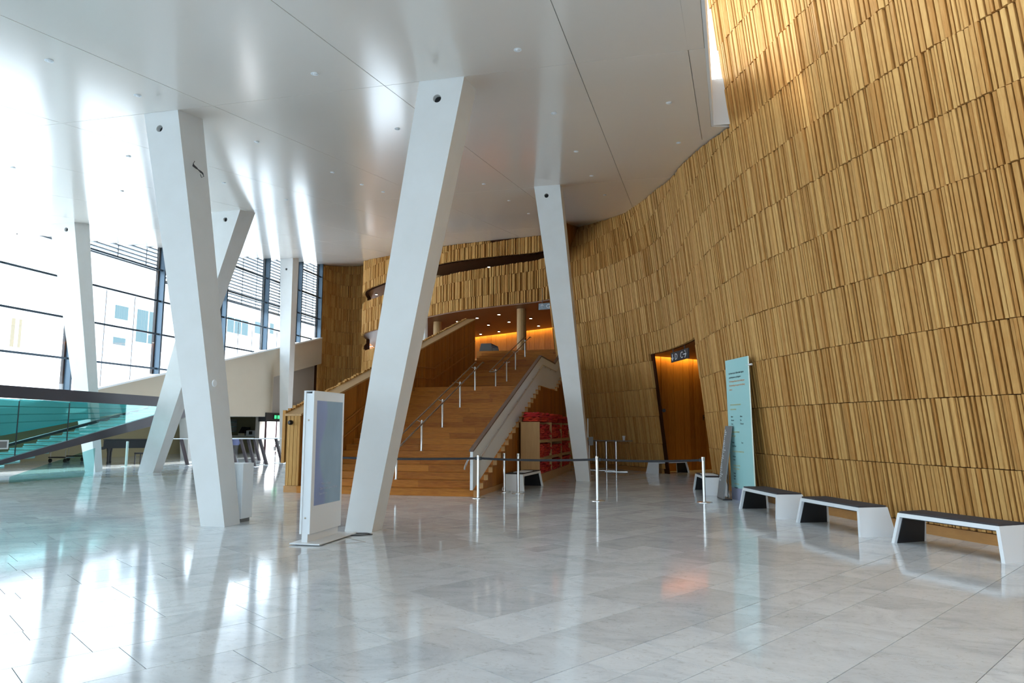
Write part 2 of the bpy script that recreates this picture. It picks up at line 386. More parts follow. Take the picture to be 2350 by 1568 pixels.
c6 = column('slim far white column beyond the wooden stair end, by the exit door', (bl.x, br_.x, 40.5), .45, (tl.x, tr.x, 40.5), .75, (657, 618, .08))
a1 = ony(414, 1050, 32.5); a2 = ony(431, 1050, 32.5); a3 = ony(402, 520, 32.5); a4 = ony(442, 520, 32.5)
c7 = column('white column mostly hidden behind the front left column, above the bar tables', (a1.x, a2.x, 32.5), .4, (a3.x, a4.x, 32.5), .7)
a1 = ony(955, 1000, 32.4); a2 = ony(974, 1000, 32.4); a3 = ony(948, 560, 32.4); a4 = ony(978, 560, 32.4)
c8 = column('white column glimpsed behind the staircase wall, beside the broadest column', (a1.x, a2.x, 32.4), .4, (a3.x, a4.x, 32.4), .3)
# cable hook on the side of the first column
p0 = onx(444, 380, -8.29); p1 = onx(465, 398, -8.24)
MB().tube([p0+Vector((.02, 0, .08)), p0+Vector((.02, -.03, .03)), p0, p0.lerp(p1, .3), p0.lerp(p1, .5), p0.lerp(p1, .85), p1, p1+Vector((.03, .0, -.06)), p1+Vector((.02, -.05, -.10)), p1+Vector((0, -.06, -.04))], [.006, .006, .022, .018, .008, .018, .014, .006, .006, .006], 6).build('cable_hook', DARK, c1)
for c, (u, v), xx in ((c1, (492, 880), None),):
    y = None
    # round blank plate on the side face
    k = .62/ (10.35)
    q = onx(492, 880, -7.51)
    MB().lathe(q, [(.06, -.004), (.06, .008), (.05, .014)], 16, 'X').build('blank_plate', WHITEP, c)

# ------------------------------------------------------------------ wavy oak wall, right
def spline(pts, step=.25):
    P = [Vector((*p, 0)) for p in pts]; out = []
    P = [P[0]*2-P[1]]+P+[P[-1]*2-P[-2]]
    for i in range(1, len(P)-2):
        a, b_, c, d = P[i-1:i+3]; n = max(2, int((c-b_).length/step))
        for k in range(n):
            t = k/n; out.append(.5*((2*b_)+(c-a)*t+(2*a-5*b_+4*c-d)*t*t+(3*b_-a-3*c+d)*t**3))
    out.append(P[-2]); return out
class Curve:
    def __init__(s, pts):
        s.p = spline(pts); s.l = [0]
        for a, b_ in zip(s.p, s.p[1:]): s.l.append(s.l[-1]+(b_-a).length)
        s.L = s.l[-1]
    def at(s, t):
        t = max(0, min(s.L-1e-6, t)); lo, hi = 0, len(s.l)-1
        while hi-lo > 1:
            m_ = (lo+hi)//2
            if s.l[m_] <= t: lo = m_
            else: hi = m_
        f = (t-s.l[lo])/(s.l[lo+1]-s.l[lo]); return s.p[lo].lerp(s.p[lo+1], f)
    def near(s, x, y):
        q = Vector((x, y, 0)); i = min(range(len(s.p)), key=lambda k: (s.p[k]-q).length); return s.l[i]
A = Curve([(7.6, 1.0), (7.0, 4.4), (6.1, 7.1), (5.2, 8.9), (4.5, 10.05), (4.2, 10.5), (3.6, 11.5), (3.2, 12.35), (2.8, 13.2), (2.5, 13.95), (2.0, 15.1), (1.7, 16.0), (1.3, 17.6), (1.0, 19.2), (.82, 20.4), (.62, 21.9), (.2, 23.6), (-.3, 24.95), (-.9, 26.0), (-1.6, 27.1), (-2.6, 28.4), (-3.7, 29.45), (-4.9, 30.4)])
def foff(y):
    if y < 23.4: return 0
    if y < 26: return (y-23.4)/2.6*3.6
    return 3.6+(y-26)*.06
def PA(s, z):
    a = A.at(s); p = Vector((a.x-.1*(z-4), a.y-.03*(z-4), z))
    if z > 8:
        dy = foff(a.y); k = (z-8)/3.0
        p += Vector((-.05*dy*k, dy*min(k, 1.2), 0))
    return p
def wall_normal(fn, s, z, sgn):
    a = fn(s-.05, z); b_ = fn(s+.05, z); d = (b_-a); d.z = 0; d.normalize(); return Vector((-d.y, d.x, 0))*sgn
def slats(fn, L0, L1, zs, sgn, parent, mats, keep=None, nobj=0, cl=None, wmin=.045, wmax=.115, prox=None, seed=5, dep=.034, gapf=.085):
    rg = random.Random(seed); items = []
    for ci, (z0, z1) in enumerate(zs):
        s = L0+rg.uniform(0, .1)
        while s < L1:
            wd = rg.choice([wmin, wmin*1.3, (wmin+wmax)/2, (wmin+wmax)/2, wmax*.85, wmax]); s1 = min(s+wd, L1)
            sm = (s+s1)/2; za, zb = z0, z1
            ok = True
            if keep:
                r = keep(sm, z0, z1)
                if r is None: ok = False
                else: za, zb = r
            if cl:
                zc = cl(fn(sm, zb))
                if zc is not None and zb > zc: zb = zc
                if zb-za < .12: ok = False
            if ok:
                h = rg.choice([.0, .2, .45, .7, 1.0])*dep; tilt = rg.uniform(-.25, .25)*dep*(.4 if rg.random() < .6 else 1)
                jb, jt = rg.uniform(.003, .009), rg.uniform(.003, .009)
                g = wd*(gapf(sm, za) if callable(gapf) else gapf)*rg.uniform(.6, 1.4)
                items.append((s+g, s1-g, za+jb, zb-jt, h, tilt, rg.random()))
            s = s1
    def mk(m, it):
        s0, s1, z0, z1, h, tilt, tn = it; m.tone = tn; vs = []
        n = wall_normal(fn, (s0+s1)/2, (z0+z1)/2, sgn); wd = s1-s0
        ca = wd*(.10+.35*((tn*7.3) % 1)**2); cb = wd*(.08+.30*((tn*3.7) % 1)**2)
        da, db = min(ca*.7, .02), min(cb*.7, .02)
        for z in (z0, z1):
            for s, d in ((s0, -.085), (s0, .015+h+tilt-da), (s0+ca, .015+h+tilt), (s1-cb, .015+h-tilt), (s1, .015+h-tilt-db), (s1, -.085)):
                vs.append(fn(s, z)+n*d)
        m.add(vs, [(0, 1, 7, 6), (1, 2, 8, 7), (2, 3, 9, 8), (3, 4, 10, 9), (4, 5, 11, 10), (0, 5, 4, 3, 2, 1), (6, 7, 8, 9, 10, 11)])
    big = set()
    if nobj:
        order = sorted(items, key=prox)[:nobj]; big = set(id(i) for i in order)
    R_ = MB()
    for it in items:
        if id(it) in big:
            m = MB(); mk(m, it); m.build('slat', mats, parent)
        else: mk(R_, it)
    R_.build('slats', mats, parent, kind='stuff')
    return items
def backing(fn, L0, L1, zf, name, mt, sgn, step=.4, thick=.25, kind='structure', parent=None):
    m = MB(); n = max(1, int((L1-L0)/step)); S = [L0+(L1-L0)*i/n for i in range(n+1)]
    for a, b_ in zip(S, S[1:]):
        z0, z1 = zf((a+b_)/2)
        if z1-z0 < .05: continue
        k = max(1, int((z1-z0)/1.5)); Z = [z0+(z1-z0)*i/k for i in range(k+1)]
        for c, d in zip(Z, Z[1:]):
            na = wall_normal(fn, a, c, sgn); nb = wall_normal(fn, b_, c, sgn)
            p = [fn(a, c)-na*.08, fn(b_, c)-nb*.08, fn(b_, c)-nb*thick, fn(a, c)-na*thick, fn(a, d)-na*.08, fn(b_, d)-nb*.08, fn(b_, d)-nb*thick, fn(a, d)-na*thick]
            m.hexa(p)
    return m.build(name, mt, parent, kind=kind if parent is None else None)
def ceil_clip(p):
    if p.y > YE+.1: return cz(p.y)-.02
    return None
sO0 = A.near(.72, 21.0); sO1 = A.near(-.75, 25.75); ZO = 4.28
def keepA(s, z0, z1):
    if sO0 < s < sO1:
        if z1 <= ZO: return None
        return (max(z0, ZO), z1)
    return (z0, z1)
def ztopA(s):
    p = PA(s, 9)
    if A.at(s).y > 15.0:
        z = 8.0
        for _ in range(12): z = cz(PA(s, z).y)
        return z+.05
    return 14.0
wr = backing(PA, 0, A.L, lambda s: (ZO if sO0 < s < sO1 else 0, ztopA(s)), 'wall_right', SLATD, 1, thick=.13)
zs = [(.16, 1.05)]+[(i+.05, i+1.05) for i in range(1, 13)]
def proxA(it):
    p = PA((it[0]+it[1])/2, (it[2]+it[3])/2); ca, sa = math.cos(YAW), math.sin(YAW)
    r = p-O3; x = ca*r.x+sa*r.y; f0 = -sa*r.x+ca*r.y; f = math.cos(PITCH)*f0+math.sin(PITCH)*r.z; y = -math.sin(PITCH)*f0+math.cos(PITCH)*r.z
    if f < 1 or not (0 < CX+F*x/f < 2345 and 0 < CY-F*y/f < 1560): return 1e6+r.length
    return r.length-(it[1]-it[0])*40
sF = A.near(.3, 23.3)
def gapA(s, z): return .15 if s < sF else (.19 if z > 3.6 else .07)
slats(PA, 0, A.L, zs, 1, wr, SLAT, keepA, 300, ceil_clip, prox=proxA, gapf=gapA)
# skirting board
bb = MB()
for a, b_ in [(i*.5, min((i+1)*.5, A.L)) for i in range(int(A.L/.5)+1)]:
    if b_-a < .05 or (sO0-.3 < (a+b_)/2 < sO1+.1): continue
    na = wall_normal(PA, a, 0, 1); nb = wall_normal(PA, b_, 0, 1)
    bb.hexa([PA(a, 0)+na*.02, PA(b_, 0)+nb*.02, PA(b_, 0)-nb*.2, PA(a, 0)-na*.2, PA(a, 0)+na*.02+Vector((0, 0, .15)), PA(b_, 0)+nb*.02+Vector((0, 0, .15)), PA(b_, 0)-nb*.2+Vector((0, 0, .15)), PA(a, 0)-na*.2+Vector((0, 0, .15))])
bb.build('baseboard_right', WOODB, kind='structure')

# recess behind the opening, cove-lit oak wall
def strip_wall(p, q, z0, z1, name, mt, n, thick=.1, parent=None, gap=.006, kind='structure', board='board', groove=.02):
    p = Vector((*p, 0)); q = Vector((*q, 0)); d = (q-p); L = d.length; d.normalize(); nn = Vector((d.y, -d.x, 0))
    base = MB(); base.hexa([p+Vector((0, 0, z0)), q+Vector((0, 0, z0)), q-nn*thick+Vector((0, 0, z0)), p-nn*thick+Vector((0, 0, z0)), p+Vector((0, 0, z1)), q+Vector((0, 0, z1)), q-nn*thick+Vector((0, 0, z1)), p-nn*thick+Vector((0, 0, z1))])
    o = base.build(name, SLATD, parent, kind=kind)
    x = 0; ws = L/n
    while x < L-.01:
        wd = ws*rnd.uniform(.6, 1.4); x1 = min(L, x+wd); m = MB(); m.tone = rnd.random(); th = rnd.uniform(.012, .012+groove)
        a = p+d*(x+gap); b_ = p+d*(x1-gap)
        m.hexa([a+nn*th+Vector((0, 0, z0)), b_+nn*th+Vector((0, 0, z0)), b_+Vector((0, 0, z0)), a+Vector((0, 0, z0)), a+nn*th+Vector((0, 0, z1)), b_+nn*th+Vector((0, 0, z1)), b_+Vector((0, 0, z1)), a+Vector((0, 0, z1))])
        m.build(board, mt, o); x = x1
    return o
strip_wall((-.78, 26.75), (4.2, 32.0), 0, 4.5, 'wall_recess', WOODV, 26)
m = MB(); fr = []
for i in range(9):
    s_ = sO0-.4+(sO1-sO0+.8)*i/8; fr.append(PA(s_, 4.3)-wall_normal(PA, s_, 4.3, 1)*.09)
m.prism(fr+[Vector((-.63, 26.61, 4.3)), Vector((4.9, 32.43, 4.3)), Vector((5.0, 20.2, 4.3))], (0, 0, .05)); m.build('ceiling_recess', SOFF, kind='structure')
MB().prism([p_+Vector((0, 0, .25)) for p_ in fr]+[Vector((-.9, 27.1, 4.55)), Vector((5.2, 33.5, 4.55)), Vector((5.2, 20.3, 4.55))], (0, 0, .05)).build('ceiling_recess_cap', SLATD, kind='structure')
MB().box(4.9, 5.1, 20, 34, 0, 4.6).build('wall_recess_side', WOODV, kind='structure')
cv = thing('cove_light', 'warm yellow cove light over the recess wall behind the D C sign', 'light', (1.6, 28.6, 4.2))
d = Vector((4.2+.78, 32.0-26.75, 0)).normalized(); nn = Vector((d.y, -d.x, 0)); a = Vector((-.7, 26.86, 4.40))+nn*.22
MB().hexa([a, a+d*7.4, a+d*7.4+nn*.05, a+nn*.05, a+Vector((0, 0, .04)), a+d*7.4+Vector((0, 0, .04)), a+d*7.4+nn*.05+Vector((0, 0, .04)), a+nn*.05+Vector((0, 0, .04))]).build('lamp_strip', CONE, cv)
def cove_area(p, q_, z, n_, en):
    l = bpy.data.lights.new('cove_lamp', 'AREA'); l.shape = 'RECTANGLE'; L_ = (q_-p).length; l.size = L_; l.size_y = .08; l.energy = en; l.color = (1, .70, .17)
    o = bpy.data.objects.new('cove_lamp', l); COL.objects.link(o); c_ = (p+q_)/2+n_*.19; o.location = (c_.x, c_.y, z)
    dd = (q_-p).normalized(); dn = (Vector((0, 0, -1))-n_*.30).normalized(); yv = (-dn).cross(dd).normalized()
    o.matrix_world = Matrix((dd, yv, -dn)).transposed().to_4x4(); o.matrix_world.translation = Vector((c_.x, c_.y, z))
cove_area(Vector((-.7, 26.86, 0)), Vector((-.7, 26.86, 0))+d*7.2, 4.42, nn, 42)
text('FOYER', .30, BLACK, wr, Vector((-.78, 26.75, 1.93))+d*2.75+nn*.05, d, (0, 0, 1), depth=.01)
MB().lathe(Vector((-.78, 26.75, 2.28))+d*.6+nn*.06, [(.07, -.05), (.07, .03), (.05, .05)], 14, 'Y').build('wall_speaker', BLACK, label='small round black fitting on the dark boards left of the recess', cat='fitting')

# ------------------------------------------------------------------ gallery fronts and far left oak wall
G = Curve([(-4.4, 33.3), (-5.0, 34.2), (-6.6, 35.9), (-9.5, 37.0), (-12.6, 38.4), (-16, 41.0), (-18.6, 43.2), (-21.0, 45.4), (-22.0, 47.0), (-22.7, 49.0), (-23.6, 50.4), (-24.8, 50.8), (-25.6, 49.8), (-25.75, 48.3), (-25.55, 47.0)])
sT = G.near(-22.5, 48.6)     # where the gallery mouths close
sM = G.near(-21.2, 45.7)
def PG(s, z): a = G.at(s); return Vector((a.x, a.y, z))
def ub(s):                   # underside of the upper band
    k = min(1, max(0, s/12)); return 10.85+.6*k
zsG = [(i*.95+.6, i*.95+1.55) for i in range(0, 17)]
def keepU(s, z0, z1):
    if s > sT: return None
    b_ = ub(s); return (max(z0, b_), z1) if z1 > b_+.1 else None
def keepL(s, z0, z1):
    if s > sT: return None
    if z1 <= 8.45 or z0 >= 10.6: return None
    return (max(z0, 8.35), min(z1, 10.6))
def zcl(p): return cz(p.y)-.02
gw = backing(PG, 0, sT, lambda s: (ub(s), cz(PG(s, 0).y)+.05), 'wall_gallery_upper', SLATD, 1, thick=.3)
slats(PG, 0, sT, zsG, 1, gw, SLAT, keepU, 0, zcl, wmin=.07, wmax=.16, seed=8, dep=.09, gapf=.21)
gl_ = backing(PG, 0, sT, lambda s: (8.35, 10.6), 'wall_gallery_lower', SLATD, 1, thick=.3)
slats(PG, 0, sT, [(8.03, 9.03), (9.03, 10.03), (10.03, 11.03)], 1, gl_, SLAT, keepL, 0, None, wmin=.07, wmax=.16, seed=9, dep=.09, gapf=.21)
# far left: full height oak wall, and the part below the lower mouth
sB = G.near(-19.0, 43.5)
def zl(s): return (0, 16.2) if s > sT else ((0, 7.1) if s > sB else (0, 0))
wl = backing(PG, sB, G.L, lambda s: (0, cz(PG(s, 0).y)+.05) if s > sT else (0, 7.1+.9*max(0, (s-sM)/(sT-sM))), 'wall_back', SLATD, 1, thick=.3)
def keepB(s, z0, z1):
    if s > sT: return (z0, z1)
    t = 7.1+.9*max(0, (s-sM)/(sT-sM)); return (z0, min(z1, t)) if z0 < t-.15 else None
slats(PG, sB, G.L, zsG, 1, wl, SLAT, keepB, 0, zcl, wmin=.08, wmax=.17, seed=10, dep=.05, gapf=.11)
# slabs (soffits) of the galleries
def slab_from_curve(s0, s1, z0, z1, name, inner, mt=SOFF, n=24):
    f = [PG(s0+(s1-s0)*i/n, z0) for i in range(n+1)]
    f = [p-wall_normal(PG, s0+(s1-s0)*i/n, z0, 1)*.04 for i, p in enumerate(f)]
    poly = f+[Vector((x, y, z0)) for x, y in inner]
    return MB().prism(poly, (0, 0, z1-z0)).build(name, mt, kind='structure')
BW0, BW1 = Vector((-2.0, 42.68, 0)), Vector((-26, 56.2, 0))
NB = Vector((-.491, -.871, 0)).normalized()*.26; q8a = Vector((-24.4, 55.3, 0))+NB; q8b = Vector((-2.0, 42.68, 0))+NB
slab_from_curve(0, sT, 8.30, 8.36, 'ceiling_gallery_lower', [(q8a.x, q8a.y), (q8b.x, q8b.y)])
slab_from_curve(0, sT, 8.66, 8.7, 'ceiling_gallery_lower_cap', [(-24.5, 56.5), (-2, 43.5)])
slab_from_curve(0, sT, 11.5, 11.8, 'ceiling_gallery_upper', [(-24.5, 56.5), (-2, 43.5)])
MB().box(-9.6, -2.2, 33.9, 35.6, 5.05, 5.5).build('floor_gallery', WOODS, kind='structure')
slab_from_curve(G.near(-6.4, 35.8), sM, 5.05, 5.49, 'floor_gallery_back', [(-22, 54), (-2, 43.5), (-2, 35.7)], WOODS)
strip_wall((BW1.x, BW1.y), (BW0.x, BW0.y), 5.5, 8.66, 'wall_gallery_back', WOODV, 60)
strip_wall((BW1.x, BW1.y), (BW0.x, BW0.y), 8.7, 11.5, 'wall_gallery_back_upper', WOODV, 20)
cv2 = thing('cove_light', 'warm yellow cove light along the top of the landing wall above the stairs', 'light', (-7, 45.6, 8.2))
d2 = (BW0-BW1).normalized(); n2 = Vector((d2.y, -d2.x, 0))
a = BW1+n2*.24+Vector((0, 0, 8.5))
L2 = (BW0-BW1).length
MB().hexa([a+d2*10, a+d2*(L2), a+d2*(L2)+n2*.05, a+d2*10+n2*.05]+[p+Vector((0, 0, .05)) for p in (a+d2*10, a+d2*L2, a+d2*L2+n2*.05, a+d2*10+n2*.05)]).build('lamp_strip', CONE, cv2)
cove_area(BW1+d2*10, BW1+d2*L2, 8.5, n2, 150)
strip_wall((-4.75, 30.6), (-4.2, 33.6), 0, 12, 'wall_gallery_side', WOODV, 8)
strip_wall((-4.2, 33.6), (-2.0, 43), 4.9, 12, 'wall_gallery_end', WOODV, 14)
DL = [(1006, 745, 'above the boarded stair wall end'), (1050, 738, 'front row, second from the left'), (1095, 730, 'front row, third from the left'), (1145, 722, 'front row, left of the round column'), (1121, 746, 'middle row, leftmost'), (1168, 739, 'middle row, next to the round column'), (1218, 731, 'just right of the round column'), (1103, 767, 'back row, above the dark landing bench'), (1145, 761, 'back row, left of the round column'), (1236, 748, 'back row, nearest the stair column')]
UL = [(1037, 633, 'nearest the round column'), (1080, 623, 'middle one of the three'), (1122, 613, 'rightmost of the three'), (864, 676, 'in the curved mouth at left')]
for lst, z_, pre in ((DL, 8.28, 'small bright downlight in the soffit over the stairs, '), (UL, 11.46, 'small bright downlight in the upper gallery gap, ')):
  for u, v, lb in lst:
    p = onz(u, v, z_)
    t = thing('downlight', pre+lb, 'light', p, group='downlights of the gallery soffits')
    MB().lathe(p, [(.10, .015), (.13, -.012), (.10, -.016)], 14).build('trim_ring', STEEL, t); MB().lathe(p, [(.08, .0), (.08, -.02)], 12).build('lamp', SPOT, t)
def round_col(u, Y, z0, z1, r, label):
    x = ony(u, 700, Y).x; t = thing('round_column', label, 'column', (x, Y, z0)); n = 18
    for k in range(n):
        a0 = 2*math.pi*(k+.04)/n; a1 = 2*math.pi*(k+.96)/n; m = MB(); m.tone = rnd.random()
        o1 = [(x+r*math.cos(q), Y+r*math.sin(q)) for q in (a0, a1)]; i1 = [(x+(r-.04)*math.cos(q), Y+(r-.04)*math.sin(q)) for q in (a1, a0)]
        m.hexa([(*p, z0) for p in o1+i1]+[(*p, z1) for p in o1+i1]); m.build('stave', WOODL, t)
    MB().lathe((x, Y, z0), [(r-.03, 0), (r-.03, z1-z0)], 18).build('core', SLATD, t)
round_col(1197, 38.0, 5.5, 8.3, .27, 'round oak-clad column at the head of the stairs')
round_col(1005, 41.5, 5.5, 8.3, .27, 'round oak-clad column half hidden behind the staircase wall')
round_col(1007, 42.5, 8.7, 11.5, .27, 'round oak-clad column in the upper gallery gap')
# dark bench on the landing floor
p = ony(1115, 797, 34.6)
t = thing('landing_bench', 'dark grey trapezoid bench end on the landing at the head of the stairs', 'bench', (p.x, 34.9, 5.5))
MB().hexa([(p.x-.37, 34.6, 5.5), (p.x+.37, 34.6, 5.5), (p.x+.37, 34.68, 5.5), (p.x-.37, 34.68, 5.5), (p.x-.27, 34.64, 5.98), (p.x+.27, 34.64, 5.98), (p.x+.27, 34.72, 5.98), (p.x-.27, 34.72, 5.98)]).build('end_panel', CUSH2, t)
MB().hexa([(p.x-.37, 36.1, 5.5), (p.x+.37, 36.1, 5.5), (p.x+.37, 36.18, 5.5), (p.x-.37, 36.18, 5.5), (p.x-.27, 36.06, 5.95), (p.x+.27, 36.06, 5.95), (p.x+.27, 36.14, 5.95), (p.x-.27, 36.14, 5.95)]).build('end_panel', CUSH2, t)
MB().box(p.x-.27, p.x+.27, 34.66, 36.1, 5.9, 5.98).build('seat', CUSH, t)

# ------------------------------------------------------------------ grand staircase
R_, T_ = .1635, .45; Y0 = 16.15; NL = 19; XL, XR = -9.26, -4.53
st = thing('grand_staircase', 'broad oak staircase with boarded left wall and white right balustrade', 'staircase', (-6.8, Y0, 0))
steps = [(Y0+i*T_, R_*(i+1)) for i in range(NL)]
yl = Y0+NL*T_; zl_ = R_*NL; Y2 = 27.9; NU = 15; GF = 5.5; TU = .43
steps2 = [(Y2+i*TU, zl_+(GF-zl_)/NU*(i+1)) for i in range(NU)]
for k, (y, z) in enumerate(steps+steps2):
    up = k >= NL; rr = (GF-zl_)/NU if up else R_; tt = TU if up else T_
    last = (k == NL-1); yend = (Y2+.02 if last else y+tt+.04)
    s_ = MB().box(XL, XR-.07, y+.03, yend, max(0, z-rr-.04), z-.032).build('step', SLATD, st)
    cuts = [XL]; n = rnd.choice([2, 2, 3])
    for q in range(n-1): cuts.append(XL+(XR-XL)*((q+1)/n+rnd.uniform(-.15, .15)))
    cuts.append(XR)
    for x0, x1 in zip(cuts, cuts[1:]):
        m = MB(); m.tone = rnd.random(); m.box(x0+.002, x1-.002, y+.012, y+.04, z-rr+.001, z-.03); m.box(x0+.002, x1-.002, y-.018, yend, z-.03, z); m.build('plank', WOODS, s_)
# cladding of the open right side, boards one step wide
def side_board(y0, y1, z):
    m = MB(); m.tone = rnd.random(); m.box(XR-.06, XR-.004, y0+.006, y1-.006, .14, z-.034); m.build('side_board', WOODV, st)
for y, z in steps:
    side_board(y, y+T_/2, z); side_board(y+T_/2, y+T_, z)
for i in range(8): side_board(yl+i*(Y2-yl)/8-.0, yl+(i+1)*(Y2-yl)/8, zl_)
for y, z in steps2: side_board(y, y+TU, z)
MB().box(XR-.075, XR-.0, Y0+.02, 34, 0, .135).build('plinth', WOODB, st)
MB().box(XR-.1, XR-.001, Y0-.03, Y0+.02, 0, R_).build('end_block', WOODB, st)
# light end blocks of each tooth
for y, z in steps+steps2: MB().box(XR-.10, XR+.004, y-.006, y+.012, z-R_+.0, z).build('tooth_end', WOODL, st)
MB().prism([(XL-.02, yl, 0), (XL-.02, Y0+.1, 0), (XL-.02, yl, zl_-.1)], (XR-XL-.1, 0, 0)).build('core', SLATD, st)
# white balustrade on the right
XB = -4.62
def ztopB(y):
    if y < 24.9: return 1.05+(y-16.0)*.354
    if y < 27.95: return 4.2
    return 4.2+(y-27.95)*.354
prof = [16.02, 24.9, 27.95, 33.6]
poly = [(XB, 16.02, R_+.0), (XB, 16.02, ztopB(16.02)), (XB, 24.9, 4.2), (XB, 27.95, 4.2), (XB, 33.6, ztopB(33.6)), (XB, 33.6, 5.3), (XB, 28.1, 3.2), (XB, 24.6, 3.05)]
MB().prism(poly, (-.07, 0, 0)).build('balustrade', WHITEP, st)
m = MB()
for y0, y1 in zip(prof, prof[1:]):
    z0, z1 = ztopB(y0), ztopB(y1); m.hexa([(XB-.09, y0-.03, z0), (XB+.02, y0-.03, z0), (XB+.02, y1, z1), (XB-.09, y1, z1), (XB-.09, y0-.03, z0+.045), (XB+.02, y0-.03, z0+.045), (XB+.02, y1, z1+.045), (XB-.09, y1, z1+.045)])
m.build('balustrade_cap', mat('walnut_cap', (.16, .09, .06), .4), st)
m = MB(); m.tube([(XB+.06, y, ztopB(y)-.30) for y in (16.5, 24.95, 27.9, 33.4)], .018, 8)
for i in range(14):
    y = 17.2+i*1.2; m.tube([(XB, y, ztopB(y)-.34), (XB+.06, y, ztopB(y)-.30)], .010, 6)
m.build('wall_rail', STEEL, st)
MB().tube([(XB-.14, 16.5, .98), (XB-.14, 16.05, .85), (XB-.14, 15.85, .72), (XB-.14, 15.8, .66)], .022, 8).build('inner_rail_end', STEEL, st)
# boarded wall on the left
def ztW(y, b=0): return 1.93+(y-16.25)*.306
XW0, XW1 = -9.70, -9.27
pw = [(XW0+.04, 16.3, 0), (XW0+.04, 16.3, ztW(16.3)), (XW0+.04, 32.4, ztW(32.4)), (XW0+.04, 32.4, 0)]
MB().prism(pw, (XW1-XW0-.06, 0, 0)).build('left_wall_core', SLATD, st)
y = 16.32
while y < 32.3:
    wd = rnd.choice([.12, .16, .2, .26]); y1 = min(32.4, y+wd); m = MB(); m.tone = rnd.random(); th = rnd.uniform(0, .018)
    m.hexa([(XW1-.03, y+.004, 0), (XW1-.012+th, y+.004, 0), (XW1-.012+th, y1-.004, 0), (XW1-.03, y1-.004, 0), (XW1-.03, y+.004, ztW(y)), (XW1-.012+th, y+.004, ztW(y)), (XW1-.012+th, y1-.004, ztW(y1)), (XW1-.03, y1-.004, ztW(y1))])
    m.build('wall_board', WOODV, st); y = y1
x = XW0+.045
while x < XW1-.02:
    x1 = min(XW1-.012, x+rnd.choice([.03, .045, .06])); m = MB(); m.tone = rnd.random()*.6; m.box(x+.003, x1-.003, 16.26+rnd.uniform(0, .012), 16.31, .17, ztW(16.3)); m.build('newel_slat', SLAT, st); x = x1
MB().box(XW0+.03, XW1, 16.24, 16.32, 0, .165).build('newel_plinth', WOODB, st)
m = MB()
for y0, y1 in ((16.22, 32.45),):
    z0, z1 = ztW(y0), ztW(y1); m.hexa([(XW0, y0, z0), (XW1+.03, y0, z0), (XW1+.03, y1, z1), (XW0, y1, z1), (XW0, y0, z0+.05), (XW1+.03, y0, z0+.05), (XW1+.03, y1, z1+.05), (XW0, y1, z1+.05)])
m.build('coping', WOODL, st)
m = MB(); m2 = MB(); y = 16.25
while y < 32.4:
    wd = rnd.choice([.07, .1, .14]); h = rnd.uniform(.04, .10); m.tone = rnd.random(); m.box(XW0-.08, XW0+.0, y+.005, y+wd-.005, ztW(y)-1.2, ztW(y)+.04+h); y += wd
m.build('outer_slats', SLAT, st, kind='stuff')
for dz in (.0, -.42):
    m = MB(); m.tube([(XW1+.035, y_, z_-.95+dz) for y_, z_ in ((16.6, 1.95), (yl-.6, 4.83), (Y2-1.6, 4.93), (32.2, 6.75))], .03, 6); m.build('wall_rail', WOODV, st)
MB().lathe(ony(668, 970, 16.24), [(.045, .02), (.062, -.01), (.06, -.06), (.035, -.10)], 16, 'Y').build('dome_camera', BLACK, st, smooth=True)

# centre handrails
def handrail(pts_post, label, loop_low, ext):
    X = -6.88
    t = thing('handrail', label, 'handrail', (X, pts_post[0][0], pts_post[0][1]))
    H = .88
    tops = [(X, y, z+H) for y, z in pts_post]
    for (y, z) in pts_post:
        p_ = MB(); p_.lathe((X, y, z), [(.05, 0), (.05, .012), (.03, .014), (.03, H-.1), (.022, H-.09), (.022, H-.02)], 14); p_.build('post', STEEL, t, smooth=True)
        MB().tube([(X-.14, y, z+H-.03), (X, y, z+H-.08), (X+.14, y, z+H-.03)], .012, 6).build('bracket', STEEL, t)
    (ya, za), (yb, zb) = pts_post[0], pts_post[-1]
    sl = (zb-za)/(yb-ya)
    y0 = ya-ext[0]; y1 = yb+ext[1]
    for dx in (-.14, .14):
        pts = [(X+dx, y0, za+H+(y0-ya)*sl), (X+dx, y1, zb+H+(y1-yb)*sl), (X+dx, y1+.2, zb+H+(y1-yb)*sl+.01)]
        MB().tube(pts, .022, 10).build('rail', STEELD, t, smooth=True)
    zz = za+H+(y0-ya)*sl
    if loop_low: MB().tube([(X-.14, y0, zz), (X-.12, y0-.1, zz-.03), (X, y0-.15, zz-.04), (X+.12, y0-.1, zz-.03), (X+.14, y0, zz)], .022, 8).build('end_loop', STEELD, t, smooth=True)
def stepz(y):
    z = 0
    for yy, zz in steps+steps2:
        if y >= yy: z = zz
    return z
handrail([(Y0+T_*(1+4*k)+.25, R_*(2+4*k)) for k in range(5)], 'lower centre handrail of paired bronze tubes on five steel posts', True, (.5, .5))
rr2 = (GF-zl_)/NU
pu = [(27.05, zl_)]+[(Y2+TU*(q)+.2, zl_+rr2*(q+1)) for q in (2, 6.5//1, 11)]
handrail(pu, 'upper centre handrail of paired bronze tubes above the landing', True, (.4, .5))

